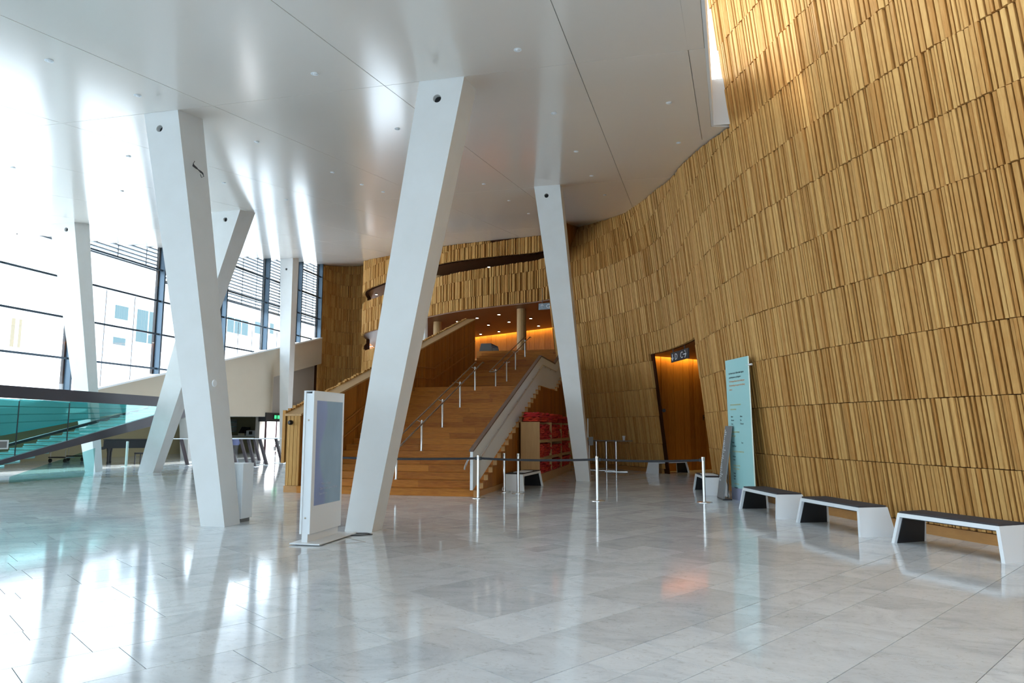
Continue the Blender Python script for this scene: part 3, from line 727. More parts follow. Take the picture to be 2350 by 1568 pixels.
# ------------------------------------------------------------------ hanging signs
def hang_sign(label, p, q, z0, z1, txts, col, rodtop, rods=True):
    p = Vector((*p, 0)); q = Vector((*q, 0)); d = (q-p).normalized(); n = Vector((d.y, -d.x, 0))
    t = thing('hanging_sign', label, 'sign', tuple((p+q)/2+Vector((0, 0, z0))))
    th = .035
    MB().hexa([p+Vector((0, 0, z0)), q+Vector((0, 0, z0)), q-n*th+Vector((0, 0, z0)), p-n*th+Vector((0, 0, z0)), p+Vector((0, 0, z1)), q+Vector((0, 0, z1)), q-n*th+Vector((0, 0, z1)), p-n*th+Vector((0, 0, z1))]).build('board', col, t)
    L = (q-p).length
    for f in (.12, .78): MB().tube([p+d*L*f-n*th/2+Vector((0, 0, z1)), p+d*L*f-n*th/2+Vector((0, 0, rodtop))], .014, 6).build('rod', DARK, t)
    h = z1-z0
    for s_, f, kind in txts:
        o = p+d*L*f+n*.004
        if kind == 'T': text(s_, h*.92, TXTW, t, o+Vector((0, 0, z0+h*.18)), d, (0, 0, 1), sx_=1.15)
        else:
            m = MB(); r = .016*h/.32; a = o+Vector((0, 0, z0+h*.18)); b_ = o+Vector((0, 0, z0+h*.82)); c = o+Vector((0, 0, z0+h*.5))
            if kind == 'U': m.tube([a, b_], r, 6).tube([b_-d*h*.26-Vector((0, 0, h*.26)), b_, b_+d*h*.26-Vector((0, 0, h*.26))], r, 6)
            if kind == 'D': m.tube([a, b_], r, 6).tube([a-d*h*.26+Vector((0, 0, h*.26)), a, a+d*h*.26+Vector((0, 0, h*.26))], r, 6)
            if kind == 'R': m.tube([c, c+d*h*.7], r, 6).tube([c+d*h*.4+Vector((0, 0, h*.34)), c+d*h*.72, c+d*h*.4-Vector((0, 0, h*.34))], r, 6)
            m.build('arrow', TXTW, t)
    return t
hang_sign('dark hanging sign reading D and C with arrows in the wall opening', (-.01, 24.3), (.533, 22.78), 3.83, 4.16, [('', .11, 'D'), ('D', .24, 'T'), ('C', .56, 'T'), ('', .74, 'R')], DARK, 4.32)
g0 = ony(1236, 715, 33.0); g1 = ony(1300, 715, 33.0)
hang_sign('blue-grey hanging sign with an up arrow and GR, half hidden by the column', (g0.x, 33.0), (g1.x+.2, 32.7), 7.35, 7.66, [('', .12, 'U'), ('GRUPPE', .24, 'T')], mat('blue_grey', (.25, .30, .34), .4), 8.4)

# ------------------------------------------------------------------ facade, left
XF = -25.5
YM = [-6.6, -1.3, 4.0, 9.3, 14.6, 19.8, 25.1, 30.4, 35.6, 39.9, 44.0, 46.9]
def sill(y): return 3.45+(y-26.77)*.2400
TR = [1.2, 2.95, 4.62, 6.38, 8.08, 9.7, 11.3, 12.9]
wn = thing('window_1', kind='structure', loc=(XF, 25, 0))
def zbot(y): return sill(y)+.04
for i, y in enumerate(YM):
    z0 = max(.0, zbot(y)); z1 = cz(y)+.02
    if i and y > 8: 
        MB().box(XF-.16, XF+.16, y-.05, y+.05, z0, z1).build('mullion', MULL, wn)
        MB().box(XF-.16, XF-.30, y-.13, y+.13, z0, z1).build('mullion_back', BLACK, wn)
for i in range(len(YM)-1):
    y0, y1 = YM[i], YM[i+1]
    if y1 < 8: continue
    for z in TR:
        if z < zbot(y1) and z < zbot(y0)+.1: continue
        if z > cz(y0): continue
        ye = y1
        if z < zbot(y1): ye = y0+(z-zbot(y0))/.24
        if ye-y0 < .3: continue
        MB().box(XF-.03, XF+.03, y0+.05, ye-.05, z-.045, z+.045).build('transom', MULL, wn)
    # panes, two per bay and row, clipped by the sloping sill and ceiling
    for k in range(3):
        a = y0+(y1-y0)*k/3; b_ = y0+(y1-y0)*(k+1)/3
        ZZ = [-1]+TR+[16]
        for z0, z1 in zip(ZZ, ZZ[1:]):
            la, lb = max(z0, zbot(a), 0), max(z0, zbot(b_), 0); ha, hb = min(z1, cz(a)), min(z1, cz(b_))
            if ha-la < .05 and hb-lb < .05: continue
            ha = max(ha, la+.01); hb = max(hb, lb+.01)
            MB().hexa([(XF-.012, a+.01, la), (XF, a+.01, la), (XF, b_-.01, lb), (XF-.012, b_-.01, lb), (XF-.012, a+.01, ha), (XF, a+.01, ha), (XF, b_-.01, hb), (XF-.012, b_-.01, hb)]).build('pane', GLASS, wn)
        if k and (y0 > 20):
            MB().box(XF-.02, XF+.015, a-.008, a+.008, max(0, zbot(a)), min(cz(a), 8.0)).build('pane_joint', DARK, wn)
w2 = thing('window_2', kind='structure', loc=(-10, -4.9, 0))
for k in range(8):
    x0 = -26+k*4; MB().box(x0+.04, x0+3.96, -4.92, -4.9, 0, 4.5).build('pane', glass('front_glass', (.62, .66, .68), .06) if k == 0 else bpy.data.materials['front_glass'], w2)
    MB().box(x0-.04, x0+.04, -4.98, -4.84, 0, 4.5).build('mullion', MULL, w2)
# louvre blinds on the outside of the glass
for i in range(len(YM)-1):
    y0, y1 = YM[i], YM[i+1]
    if y1 < 24: continue
    t = thing('louvre_blind', None, 'blind', (XF-.35, (y0+y1)/2, 9.4), group='louvre blinds in the tops of the window bays')
    t['label'] = 'metal louvre blind across the top of the window bay, '+{0: 'counted first', 1: 'second', 2: 'third', 3: 'fourth', 4: 'fifth', 5: 'sixth'}[len(YM)-2-i]+' from the oak wall'
    zlow = 9.75 if y1 < 35 else 9.25
    z = zlow; m = MB()
    while z < cz(y1)-.1:
        yy0 = y0+.08
        if z > cz(y0): yy0 = y0+max(.08, (z-cz(y0))/SL)
        m.hexa([(XF-.42, yy0, z), (XF-.30, yy0, z+.02), (XF-.30, y1-.08, z+.02), (XF-.42, y1-.08, z), (XF-.42, yy0, z+.05), (XF-.30, yy0, z+.07), (XF-.30, y1-.08, z+.07), (XF-.42, y1-.08, z+.05)]); z += .2
    m.build('louvres', MULL, t, kind='stuff')
    for f in (.15, .5, .85):
        yy = y0+(y1-y0)*f; MB().box(XF-.37, XF-.35, yy-.02, yy+.02, zlow, cz(yy)-.05).build('louvre_bracket', MULL, t)
    MB().box(XF-.40, XF-.30, y0+.05, y1-.05, zlow-.08, zlow-.02).build('bottom_rail', MULL, t)
# window sill ledge and hanging beige wall
MB().hexa([(XF-.6, 8, sill(8)-.05), (XF+.25, 8, sill(8)-.05), (XF+.25, 47, sill(47)-.05), (XF-.6, 47, sill(47)-.05), (XF-.6, 8, sill(8)+.04), (XF+.25, 8, sill(8)+.04), (XF+.25, 47, sill(47)+.04), (XF-.6, 47, sill(47)+.04)]).build('trim_1', WHITEP, kind='structure')
MB().prism([(XF+.12, 21.4, 2.1), (XF+.12, 40.9, 2.37), (XF+.12, 40.9, 4.95), (XF+.12, 47.2, 6.4), (XF+.12, 47.2, sill(47.2)-.05), (XF+.12, 21.4, sill(21.4)-.05)], (-.3, 0, 0)).build('wall_left', BEIGE, kind='structure')
MB().prism([(XF-.3, 40.2, 0), (XF-.3, 47.4, 0), (XF-.3, 47.4, 8.0), (XF-.3, 40.2, 6.0)], (-.3, 0, 0)).build('wall_left_inner', GREYW, kind='structure')
MB().box(-31.3, -31, 8, 44, 0, 3.2).build('wall_bar', CREAM, kind='structure')
MB().box(-31.3, XF, 44.0, 44.2, 0, 3.2).build('wall_bar_end', CREAM, kind='structure')
MB().hexa([(-31.3, 18, 2.1), (XF+.1, 18, 2.1), (XF+.1, 44, 2.4), (-31.3, 44, 2.4), (-31.3, 18, 2.3), (XF+.1, 18, 2.3), (XF+.1, 44, 2.6), (-31.3, 44, 2.6)]).build('ceiling_bar', WHITEP, kind='structure')
# exit door with green sign, panes made to glow in place of daylight
dg = thing('door_1', kind='structure', loc=(XF-.1, 41.3, 0))
ya, yb = onx(611, 1000, XF+.2).y, onx(646, 1000, XF+.2).y+.6
MB().box(XF-.35, XF+.2, ya-.1, yb+.1, 2.05, 2.62).build('door_head', DARK, dg)
for f in (0, .5, 1): MB().box(XF+.1, XF+.18, ya+(yb-ya)*f-.05, ya+(yb-ya)*f+.05, 0, 2.1).build('door_frame', mat('door_frame%d' % int(f*2), (.07, .02, .03), .5), dg)
for f in (0, .5): MB().box(XF+.12, XF+.14, ya+(yb-ya)*f+.05, ya+(yb-ya)*(f+.5)-.05, 0.02, 2.05).build('door_pane', mat('daylight_glow_pane%d' % int(f*2), (.8, .85, .9), .2, emit=(.95, .97, 1), es=2.2), dg)  # pane emission stands in for daylight behind the door
pe = onx(628, 957, XF+.24)
es_ = thing('exit_sign', 'small green exit sign above the far glazed door', 'sign', tuple(pe))
MB().box(XF+.2, XF+.26, pe.y, pe.y+.75, 2.2, 2.5).build('case', BLACK, es_)
m = MB(); m.box(XF+.261, XF+.267, pe.y+.06, pe.y+.3, 2.24, 2.46); m.box(XF+.261, XF+.267, pe.y+.42, pe.y+.68, 2.24, 2.46); m.build('pictogram', EXITG, es_)

# outside: white roof slope and buildings
MB().prism([(XF-.6, -60, -.9), (XF-.6, 8, -.9), (XF-.6, 13, sill(13)-.15), (XF-.6, 42, sill(42)-.15), (XF-.6, 46.5, sill(42)-.15), (XF-.6, 46.5, sill(42)-.4), (XF-.6, 42, sill(42)-.4), (XF-.6, 13, sill(13)-.4), (XF-.6, 8, -1.2), (XF-.6, -60, -1.2)], (-5.3, 0, 0)).prism([(XF-5.9, -60, -.9), (XF-5.9, 8, -.9), (XF-5.9, 13, sill(13)-.15), (XF-5.9, 42, sill(42)-.15), (XF-5.9, 130, sill(42)-.15), (XF-5.9, 130, -2), (XF-5.9, -60, -2)], (-130, 0, 0)).build('ground_outside', OUTW, kind='structure')
OG2 = mat('pale_ochre_glazing', (.21, .17, .115), .7, spec=.1)
def building(label, x, y0, y1, z1, wins, gm=None, depth=12):
    t = thing('white_building', label, 'building', (x, (y0+y1)/2, 0))
    MB().box(x-depth, x, y0, y1, 0, z1).build('walls', OUTW, t)
    MB().box(x-depth-.3, x+.4, y0-.4, y1+.4, z1, z1+.5).build('roof_edge', OUTW, t)
    for wy0, wy1, wz0, wz1 in wins:
        f = MB().box(x-.02, x+.12, wy0, wy1, wz0, wz1).build('window', mat('out_frame', (.55, .6, .6), .6), t)
        n = max(1, int((wy1-wy0)/1.6))
        for k in range(n):
            a = wy0+(wy1-wy0)*k/n+.12; b_ = wy0+(wy1-wy0)*(k+1)/n-.12; MB().box(x+.1, x+.16, a, b_, wz0+.15, wz1-.15).build('glazing', gm or OUTG, f)
    return t
def by(u, X): return onx(u, 800, X).y
def bz(v, u, X): return onx(u, v, X).z
XO = -62
building('overexposed white building with large teal glazing outside the left windows', XO, by(245, XO), by(366, XO), bz(690, 300, XO)+1.5, [(by(306, XO), by(362, XO), bz(790, 330, XO), bz(710, 330, XO)), (by(254, XO), by(288, XO), bz(735, 270, XO), bz(698, 270, XO)), (by(254, XO), by(286, XO), bz(795, 270, XO), bz(772, 270, XO))])
building('overexposed white building with teal window strips outside the middle windows', XO, by(380, XO)+1, by(672, XO), bz(715, 560, XO), [(by(516, XO), by(566, XO), bz(768, 540, XO), bz(729, 540, XO)), (by(580, XO), by(606, XO), bz(768, 590, XO), bz(737, 590, XO)), (by(615, XO), by(625, XO), bz(768, 620, XO), bz(740, 620, XO))])
XQ = -100
building('pale orange building facade faintly visible far left outside', XQ, by(14, XQ), by(66, XQ), bz(720, 40, XQ), [(by(18, XQ), by(30, XQ), bz(800, 40, XQ), bz(730, 40, XQ)), (by(36, XQ), by(60, XQ), bz(800, 40, XQ), bz(730, 40, XQ))], OG2)

# ------------------------------------------------------------------ teal glass ramp
XN, XG = -19.3, -20.95
def k_(p): return p
rp = thing('glass_ramp', 'teal glass ramp with dark edge beams at the far left', 'ramp', (XN, 20, 0))
a0, a1, b0, b1 = onx(0, 1102, XN), onx(355, 982, XN), onx(0, 1070, XN), onx(355, 955, XN)
sl = (a1.z-a0.z)/(a1.y-a0.y); sb = (b1.z-b0.z)/(b1.y-b0.y)
yA, yB = 14.0, 24.9
def za_(y): return a0.z+(y-a0.y)*sl
def zb_(y): return b0.z+(y-b0.y)*sb
MB().hexa([(XN-.06, yA, max(-.0, za_(yA))), (XN+.06, yA, max(0, za_(yA))), (XN+.06, yB, za_(yB)), (XN-.06, yB, za_(yB)), (XN-.06, yA, max(.02, zb_(yA))), (XN+.06, yA, max(.02, zb_(yA))), (XN+.06, yB, zb_(yB)), (XN-.06, yB, zb_(yB))]).build('stringer', PURP, rp)
t0, t1, u0, u1 = onx(0, 885, XN), onx(363, 912, XN), onx(0, 915, XN), onx(363, 934, XN)
MB().hexa([(XN-.08, yA, u0.z+.06), (XN+.08, yA, u0.z+.06), (XN+.08, yB, u1.z), (XN-.08, yB, u1.z), (XN-.08, yA, t0.z+.04), (XN+.08, yA, t0.z+.04), (XN+.08, yB, t1.z), (XN-.08, yB, t1.z)]).build('top_beam', PURP, rp)
MB().hexa([(XG-.05, yA, .02), (XG+.05, yA, .02), (XG+.05, yB, zb_(yB)-.1), (XG-.05, yB, zb_(yB)-.1), (XG-.05, yA, .1), (XG+.05, yA, .1), (XG+.05, yB, zb_(yB)+.0), (XG-.05, yB, zb_(yB)+.0)]).build('far_stringer', PURP, rp)
ys_ = [yA, onx(42, 950, XN).y, onx(158, 950, XN).y, yB]
for y0, y1 in zip(ys_, ys_[1:]):
    MB().prism([(XN, y0+.012, zb_(y0)), (XN, y1-.012, zb_(y1)), (XN, y1-.012, max(u1.z, zb_(y1)+.01)), (XN, y0+.012, u0.z+.06)], (-.015, 0, 0)).build('glass_panel', TGLASS, rp)
    MB().box(XN-.012, XN+.012, y1-.012, y1+.012, zb_(y1), u1.z).build('panel_joint', DARK, rp)
y = yA+.6; i = 0
while y < yB-.1:
    y1 = min(y+.5, yB); m = MB(); m.tone = rnd.random(); z = zb_(y)-.02
    m.hexa([(XG, y, z), (XN-.07, y, z), (XN-.07, y1-.02, z+.02), (XG, y1-.02, z+.02), (XG, y, z+.05), (XN-.07, y, z+.05), (XN-.07, y1-.02, z+.07), (XG, y1-.02, z+.07)]); m.box(XG, XN-.07, y1-.03, y1-.01, z+.06, z+.06+.05)
    m.build('glass_tread', TEALT, rp); y = y1
# teal glass wall of the far side with horizontal rails
MB().prism([(XG-.3, yA, .6), (XG-.3, yB, zb_(yB)), (XG-.3, yB, 2.45), (XG-.3, yA, 2.6)], (-.015, 0, 0)).build('far_glass', glass('teal_glass_dense', (.50, .85, .85), .08, body=.75, alpha_tint=(.36, .80, .82)), rp)
for dz in (.35, .8, 1.25): MB().tube([(XG-.1, yA, 2.55-dz*.8), (XG-.1, yB, 2.5-dz*.3)], .02, 6).build('far_rail', mat('teal_rail', (.12, .38, .38), .4), rp)
# low glass screen below the stringer
yg = onx(216, 1050, XN).y; MB().prism([(XN+.02, 17.2, 0), (XN+.02, yg, 0), (XN+.02, yg, za_(yg)), (XN+.02, 17.2, za_(17.2))], (-.012, 0, 0)).build('lower_glass', TGLASS, rp)
n0 = onx(-8, 1010, XN+.25); n1 = onx(20, 1010, XN+.25); n2_ = onx(20, 1031, XN+.25)
ns = thing('notice_board', 'small framed dark notice at the left edge in front of the teal ramp', 'sign', (XN+.25, n0.y, 0))
MB().box(XN+.23, XN+.26, n0.y-.3, n1.y, n2_.z, n1.z).build('frame', WHITEP, ns)
MB().box(XN+.255, XN+.27, n0.y-.26, n1.y-.06, n2_.z+.04, n1.z-.04).build('notice', GREYM, ns)
MB().tube([(XN+.22, n0.y-.05, 0), (XN+.22, n0.y-.05, n1.z)], .015, 8).build('post', STEEL, ns)
MB().lathe((XN+.22, n0.y-.05, 0), [(.14, 0), (.14, .01), (.02, .015)], 16).build('foot', STEEL, ns)
# slim post with a sphere on the ramp edge
q = onx(290, 968, XN+.2)
gp = thing('slim_post', 'slim white post in front of the teal ramp beside the piano', 'post', (XN+.3, onz(289, 1071, 0).y, 0))
q = onz(289, 1071, 0)
MB().lathe(q, [(.2, 0), (.2, .01), (.05, .015), (.05, 1.05), (.04, 1.06)], 14).build('shaft', mat('pale_teal_paint', (.42, .58, .55), .4), gp, smooth=True)

# ------------------------------------------------------------------ grand piano behind the ramp
q = onz(285, 1062, 0)
PX, PY = -24.55, 28.0
pn = thing('grand_piano', 'black grand piano with closed lid behind the ramp', 'piano', (PX, PY, 0))
def rot(x, y, a=math.radians(38)): c, s = math.cos(a), math.sin(a); return (PX+c*x-s*y, PY+s*x+c*y)
case = [(-1.0, -.75), (.75, -.75), (.75, .25), (.55, .55), (.15, .65), (-.25, .75), (-.6, 1.05), (-.85, 1.15), (-1.0, 1.0)]
case = [(-1.1, -.75), (.95, -.75), (1.0, .0), (.8, .35), (.3, .45), (-.2, .6), (-.6, .78), (-1.1, .78)]
MB().prism([(*rot(x, y), .72) for x, y in case], (0, 0, .36)).build('case', mat('black_lacquer', (.01, .01, .012), .35, spec=.3), pn)
MB().prism([(*rot(x*1.02, y*1.02), 1.09) for x, y in case], (0, 0, .03)).build('lid', mat('black_lid', (.012, .012, .014), .3, spec=.3), pn)
for x, y in ((-.9, -.55), (-.9, .55), (.75, -.3)):
    MB().lathe((*rot(x, y), 0), [(.05, 0), (.06, .08), (.045, .12), (.055, .5), (.09, .72)], 12).build('leg', BLACK, pn)
MB().tube([(*rot(-.95, -.0), .1), (*rot(-.95, 0), .72)], .03, 6).build('pedal_lyre', BLACK, pn)
MB().hexa([(*rot(-1.3, -.65), .66), (*rot(-1.1, -.65), .66), (*rot(-1.1, .68), .66), (*rot(-1.3, .68), .66), (*rot(-1.3, -.65), .74), (*rot(-1.1, -.65), .8), (*rot(-1.1, .68), .8), (*rot(-1.3, .68), .74)]).build('keyboard', BLACK, pn)
q = onz(327, 1066, 0)
ps = thing('piano_stool', 'small black piano stool beside the leaning column', 'stool', tuple(q))
MB().box(q.x-.3, q.x+.35, q.y-.2, q.y+.2, .46, .53).build('seat', BLACK, ps)
for dx in (-.27, .32):
    for dy in (-.17, .17): MB().box(q.x+dx-.02, q.x+dx+.02, q.y+dy-.02, q.y+dy+.02, 0, .46).build('leg', BLACK, ps)
# low wheeled trolleys beyond the ramp
for i, (u, v) in enumerate([(140, 1062), (180, 1058)]):
    q = onz(u, v, 0); t = thing('equipment_trolley', ['low wheeled equipment trolley under the ramp, nearer the left edge', 'low wheeled equipment trolley under the ramp, nearer the glass-covered column'][i], 'trolley', tuple(q))
    MB().box(q.x-.5, q.x+.5, q.y-.25, q.y+.25, .22, .27).build('deck', DARK, t)
    for dx in (-.42, .42):
        MB().lathe((q.x+dx, q.y-.2, .1), [(.1, -.02), (.1, .02)], 12, 'Y').build('wheel', BLACK, t)
        MB().tube([(q.x+dx, q.y-.2, .1), (q.x+dx, q.y-.2, .62)], .015, 6).build('post', STEEL, t)

# ------------------------------------------------------------------ bar tables with slanting legs
TB = [((416, 1008), (430, 1068)), ((527, 1008), (541, 1067)), ((552, 1007), (567, 1063)), ((570, 1008), (584, 1071)), ((584, 1008), (595, 1058)), ((596, 1008), (612, 1067)), ((633, 1007), (647, 1063))]
TL = ['left of the front left column', 'just right of the front left column', 'second from the front left column', 'third from the front left column', 'fourth from the front left column', 'left of the white service cart', 'in front of the white service cart']
for i, ((tu, tv), (bu, bv)) in enumerate(TB):
    q = onz(bu, bv, 0); tp = ony(tu, tv, q.y)
    t = thing('bar_table', 'white-topped bar table with slanting leg, '+TL[i], 'table', tuple(q), group='tall slanting-leg bar tables')
    h = tp.z
    MB().hexa([(q.x-.06, q.y-.05, .01), (q.x+.06, q.y-.05, .01), (q.x+.06, q.y+.05, .01), (q.x-.06, q.y+.05, .01), (tp.x-.06, q.y-.05, h), (tp.x+.06, q.y-.05, h), (tp.x+.06, q.y+.05, h), (tp.x-.06, q.y+.05, h)]).build('leg', mat('plum_leg', (.05, .03, .035), .5) if i == 0 else bpy.data.materials['plum_leg'], t)
    MB().box(q.x-.55, q.x+.2, q.y-.22, q.y+.22, 0, .012).build('foot_plate', STEEL, t)
    MB().box(tp.x-.5, tp.x+.5, q.y-.3, q.y+.3, h, h+.03).build('table_top', WHITE, t)

# bar counter and things on it
YB = 43.95
bc = thing('bar_counter', 'long white bar counter under the beige hanging wall', 'counter', (-28.6, 43.2, 0))
MB().box(-30.9, -26.2, 42.7, 43.5, 0, 1.06).build('body', CREAM, bc); MB().box(-30.95, -26.15, 42.6, 43.55, 1.06, 1.12).build('worktop', WHITE, bc)
def atc(u, Y=43.0): return ony(u, 1000, Y).x
x = atc(556); t = thing('coffee_grinder', 'black coffee grinder on the bar counter', 'appliance', (x, 43, 1.12))
MB().box(x-.2, x+.3, 42.8, 43.2, 1.12, 1.28).build('base', STEEL, t); MB().hexa([(x-.25, 42.9, 1.28), (x+.0, 42.9, 1.28), (x+.0, 43.1, 1.28), (x-.25, 43.1, 1.28), (x-.0, 42.9, 1.72), (x+.28, 42.9, 1.72), (x+.28, 43.1, 1.72), (x-.0, 43.1, 1.72)]).build('body', BLACK, t)
MB().box(x+.0, x+.55, 42.92, 43.08, 1.55, 1.70).build('hopper', BLACK, t); MB().box(x+.15, x+.3, 42.9, 43.1, 1.28, 1.6).build('column', BLACK, t)
x = atc(579); t = thing('coffee_machine', 'small white coffee machine on the bar counter', 'appliance', (x, 43, 1.12))
MB().box(x-.35, x+.35, 42.8, 43.2, 1.12, 1.48).build('body', WHITE, t); MB().box(x-.12, x+.12, 42.76, 42.8, 1.2, 1.42).build('front_panel', BLACK, t)
x0, x1 = ony(519, 1000, YB).x, ony(543, 1000, YB).x
gs = thing('glass_shelf', 'open shelf with glass boards on the cream bar wall', 'shelf', ((x0+x1)/2, YB-.2, 1.3))
MB().box(x0, x1, YB-.05, YB-.01, 1.35, 2.25).build('back_panel', GREYW, gs)
for z in (1.4, 1.72, 2.04): MB().box(x0, x1, YB-.32, YB-.05, z, z+.03).build('shelf_board', MINT, gs)
q = onz(537, 1042, 0)
tb = thing('waste_bin', 'grey waste bin lined with a blue bag by the bar', 'bin', tuple(q))
MB().lathe(q, [(.22, 0), (.28, .55), (.3, .62)], 16).build('tub', GREYM, tb, smooth=True); MB().lathe(q+Vector((0, 0, .55)), [(.3, 0), (.33, .15), (.29, .4), (.24, .46)], 16).build('bag', mat('blue_bag', (.35, .42, .80), .3), tb, smooth=True)
q = onz(622, 1041, 0)
ct = thing('service_cart', 'white wheeled service cart with drawers and open shelves near the exit door', 'cart', tuple(q))
MB().box(q.x-1.0, q.x+1.3, q.y-.25, q.y+.3, .95, 1.02).build('top', WHITE, ct); MB().box(q.x-1.0, q.x+1.3, q.y-.25, q.y+.3, .12, .2).build('bottom_board', WHITE, ct)
MB().box(q.x-1.0, q.x-.1, q.y-.24, q.y+.3, .2, .95).build('cabinet', WHITE, ct)
for k in range(5): MB().box(q.x-.9, q.x-.3, q.y-.27, q.y-.24, .3+k*.12, .39+k*.12).build('drawer_front', mat('grey_drawer%d' % k, (.45, .5, .52), .5) if k == 0 else bpy.data.materials['grey_drawer0'], ct)
MB().box(q.x-.1, q.x+1.3, q.y-.25, q.y+.3, .55, .6).build('shelf_board', WHITE, ct); MB().box(q.x+1.22, q.x+1.3, q.y-.25, q.y+.3, .2, .95).build('side', WHITE, ct)
for dx in (-.9, 1.2): MB().lathe((q.x+dx, q.y-.2, .06), [(.06, -.02), (.06, .02)], 10, 'Y').build('wheel', BLACK, ct)
for k in range(3): tag(MB().lathe((q.x+.15+k*.27, q.y+.1, .6 if k % 2 else .2), [(.09, 0), (.11, .2), (.1, .24)], 12).build('storage_jar', GREYM), 'grey container on the service cart shelves, '+['leftmost', 'middle', 'rightmost'][k], 'jar', 'containers on the service cart')

# white cabinet beside the first column
q = onz(548, 1201, 0)
cx1 = ony(560, 1150, 10.95).x; cx0 = cx1-.36
cb_ = thing('slim_cabinet', 'slim white metal cabinet standing against the front left column', 'cabinet', ((cx0+cx1)/2, 11.05, 0))
MB().box(cx0, cx1, 10.88, 11.2, .06, 1.0).build('body', WHITEP, cb_, bevel=.006)
MB().box(cx0+.02, cx1-.08, 10.865, 10.88, .08, .98).build('door', WHITEP, cb_); MB().box(cx0+.03, cx1-.03, 10.92, 11.18, 0, .06).build('plinth', GREYM, cb_)
MB().lathe((cx1-.13, 10.864, .55), [(.010, 0), (.008, -.008)], 8, 'Y').build('lock', BLACK, cb_)

# ------------------------------------------------------------------ information kiosk
ki = thing('screen_kiosk', 'tall white free-standing display kiosk with a grey-blue portrait screen', 'kiosk', (-5.0, 9.5, 0))
KX0, KX1, KY0, KY1 = -5.125, -4.965, 9.06, 10.0
MB().box(-5.22, -4.76, 8.97, 10.12, .012, .03).build('base_plate', WHITE, ki, bevel=.004)
for yy in (9.02, 10.0): MB().box(-5.15, -4.84, yy, yy+.05, 0, .012).build('foot_pad', BLACK, ki)
MB().box(KX0+.035, KX1-.035, KY0+.01, KY1-.02, .03, 2.1).build('spine', WHITE, ki)
for x0, x1, nm in ((KX0, KX0+.033, 'rear_cover'), (KX1-.033, KX1, 'screen_cover')):
    MB().box(x0, x1, KY0, KY1, .14, 2.125).build(nm, WHITE, ki, bevel=.003)
MB().box(KX0, KX1, KY0, KY1, 2.126, 2.138).build('top_cap', WHITE, ki)
for z in (.36, 1.72): MB().lathe((-5.045, KY0+.008, z), [(.014, .0), (.012, -.006), (.005, -.007)], 12, 'Y').build('lock', STEELD, ki)
def scr():
    m = bpy.data.materials.new('display_image'); m.use_nodes = True; t = m.node_tree; b = t.nodes['Principled BSDF']; b.inputs['Roughness'].default_value = .18
    tx = t.nodes.new('ShaderNodeTexCoord'); sp = t.nodes.new('ShaderNodeSeparateXYZ'); t.links.new(tx.outputs['Generated'], sp.inputs[0])
    nz = t.nodes.new('ShaderNodeTexNoise'); nz.inputs['Scale'].default_value = 2.2; t.links.new(tx.outputs['Generated'], nz.inputs['Vector'])
    # soft profile: left of a wavy line the image is bluer
    sn = t.nodes.new('ShaderNodeMath'); sn.operation = 'SINE'; mu = t.nodes.new('ShaderNodeMath'); mu.operation = 'MULTIPLY_ADD'; mu.inputs[1].default_value = 7.5; mu.inputs[2].default_value = 1.2
    t.links.new(sp.outputs['Z'], mu.inputs[0]); t.links.new(mu.outputs[0], sn.inputs[0])
    ma = t.nodes.new('ShaderNodeMath'); ma.operation = 'MULTIPLY_ADD'; ma.inputs[1].default_value = .12; ma.inputs[2].default_value = .27; t.links.new(sn.outputs[0], ma.inputs[0])
    lt = t.nodes.new('ShaderNodeMath'); lt.operation = 'SUBTRACT'; t.links.new(sp.outputs['Y'], lt.inputs[0]); t.links.new(ma.outputs[0], lt.inputs[1])
    rp = t.nodes.new('ShaderNodeMapRange'); rp.inputs['From Min'].default_value = -.05; rp.inputs['From Max'].default_value = .05; t.links.new(lt.outputs[0], rp.inputs[0])
    mx = t.nodes.new('ShaderNodeMix'); mx.data_type = 'RGBA'; mx.inputs[6].default_value = (.20, .25, .42, 1); mx.inputs[7].default_value = (.20, .29, .37, 1)
    t.links.new(rp.outputs[0], mx.inputs[0]); m2 = t.nodes.new('ShaderNodeMix'); m2.data_type = 'RGBA'; m2.blend_type = 'MULTIPLY'; m2.inputs[0].default_value = .35
    t.links.new(mx.outputs[2], m2.inputs[6]); t.links.new(nz.outputs[0], m2.inputs[7]); t.links.new(m2.outputs[2], b.inputs['Base Color'])
    b.inputs['Emission Strength'].default_value = .12; t.links.new(m2.outputs[2], b.inputs['Emission Color']); return m
SCR = scr()
MB().box(KX1, KX1+.004, KY0+.09, KY1-.06, .52, 2.0).build('screen', SCR, ki)
for k, s_ in enumerate(['Opera & Ballett', 'Den Norske Opera & Ballett', 'Kjøp billetter']): text(s_, .045, mat('faint_print%d' % k, (.42, .48, .6), .5) if k == 0 else bpy.data.materials['faint_print0'], ki, (KX1+.0045, KY0+.28-.03*k, .80-.07*k), (0, 1, 0), (0, 0, 1), depth=.0005)
pts = [Vector((-4.78, 9.95, .008)), Vector((-4.65, 10.0, .008)), Vector((-4.5, 10.12, .008)), Vector((-4.62, 10.2, .008)), Vector((-4.8, 10.15, .008))]
tag(MB().tube(pts, .008, 6).build('power_cable', BLACK), 'short black power cable on the floor behind the screen kiosk', 'cable')
# floor hatch outline
q = [onz(u, v, .0) for u, v in [(742, 1248), (792, 1234), (838, 1244), (780, 1249)]]
fh = MB()
for a, b_ in zip(q, q[1:]+q[:1]):
    d = (b_-a).normalized(); n = Vector((-d.y, d.x, 0))*.006; fh.hexa([a-n, b_-n, b_+n, a+n, a-n+Vector((0, 0, .002)), b_-n+Vector((0, 0, .002)), b_+n+Vector((0, 0, .002)), a+n+Vector((0, 0, .002))])
fh.build('floor_hatch_frame', STEELD, fl)

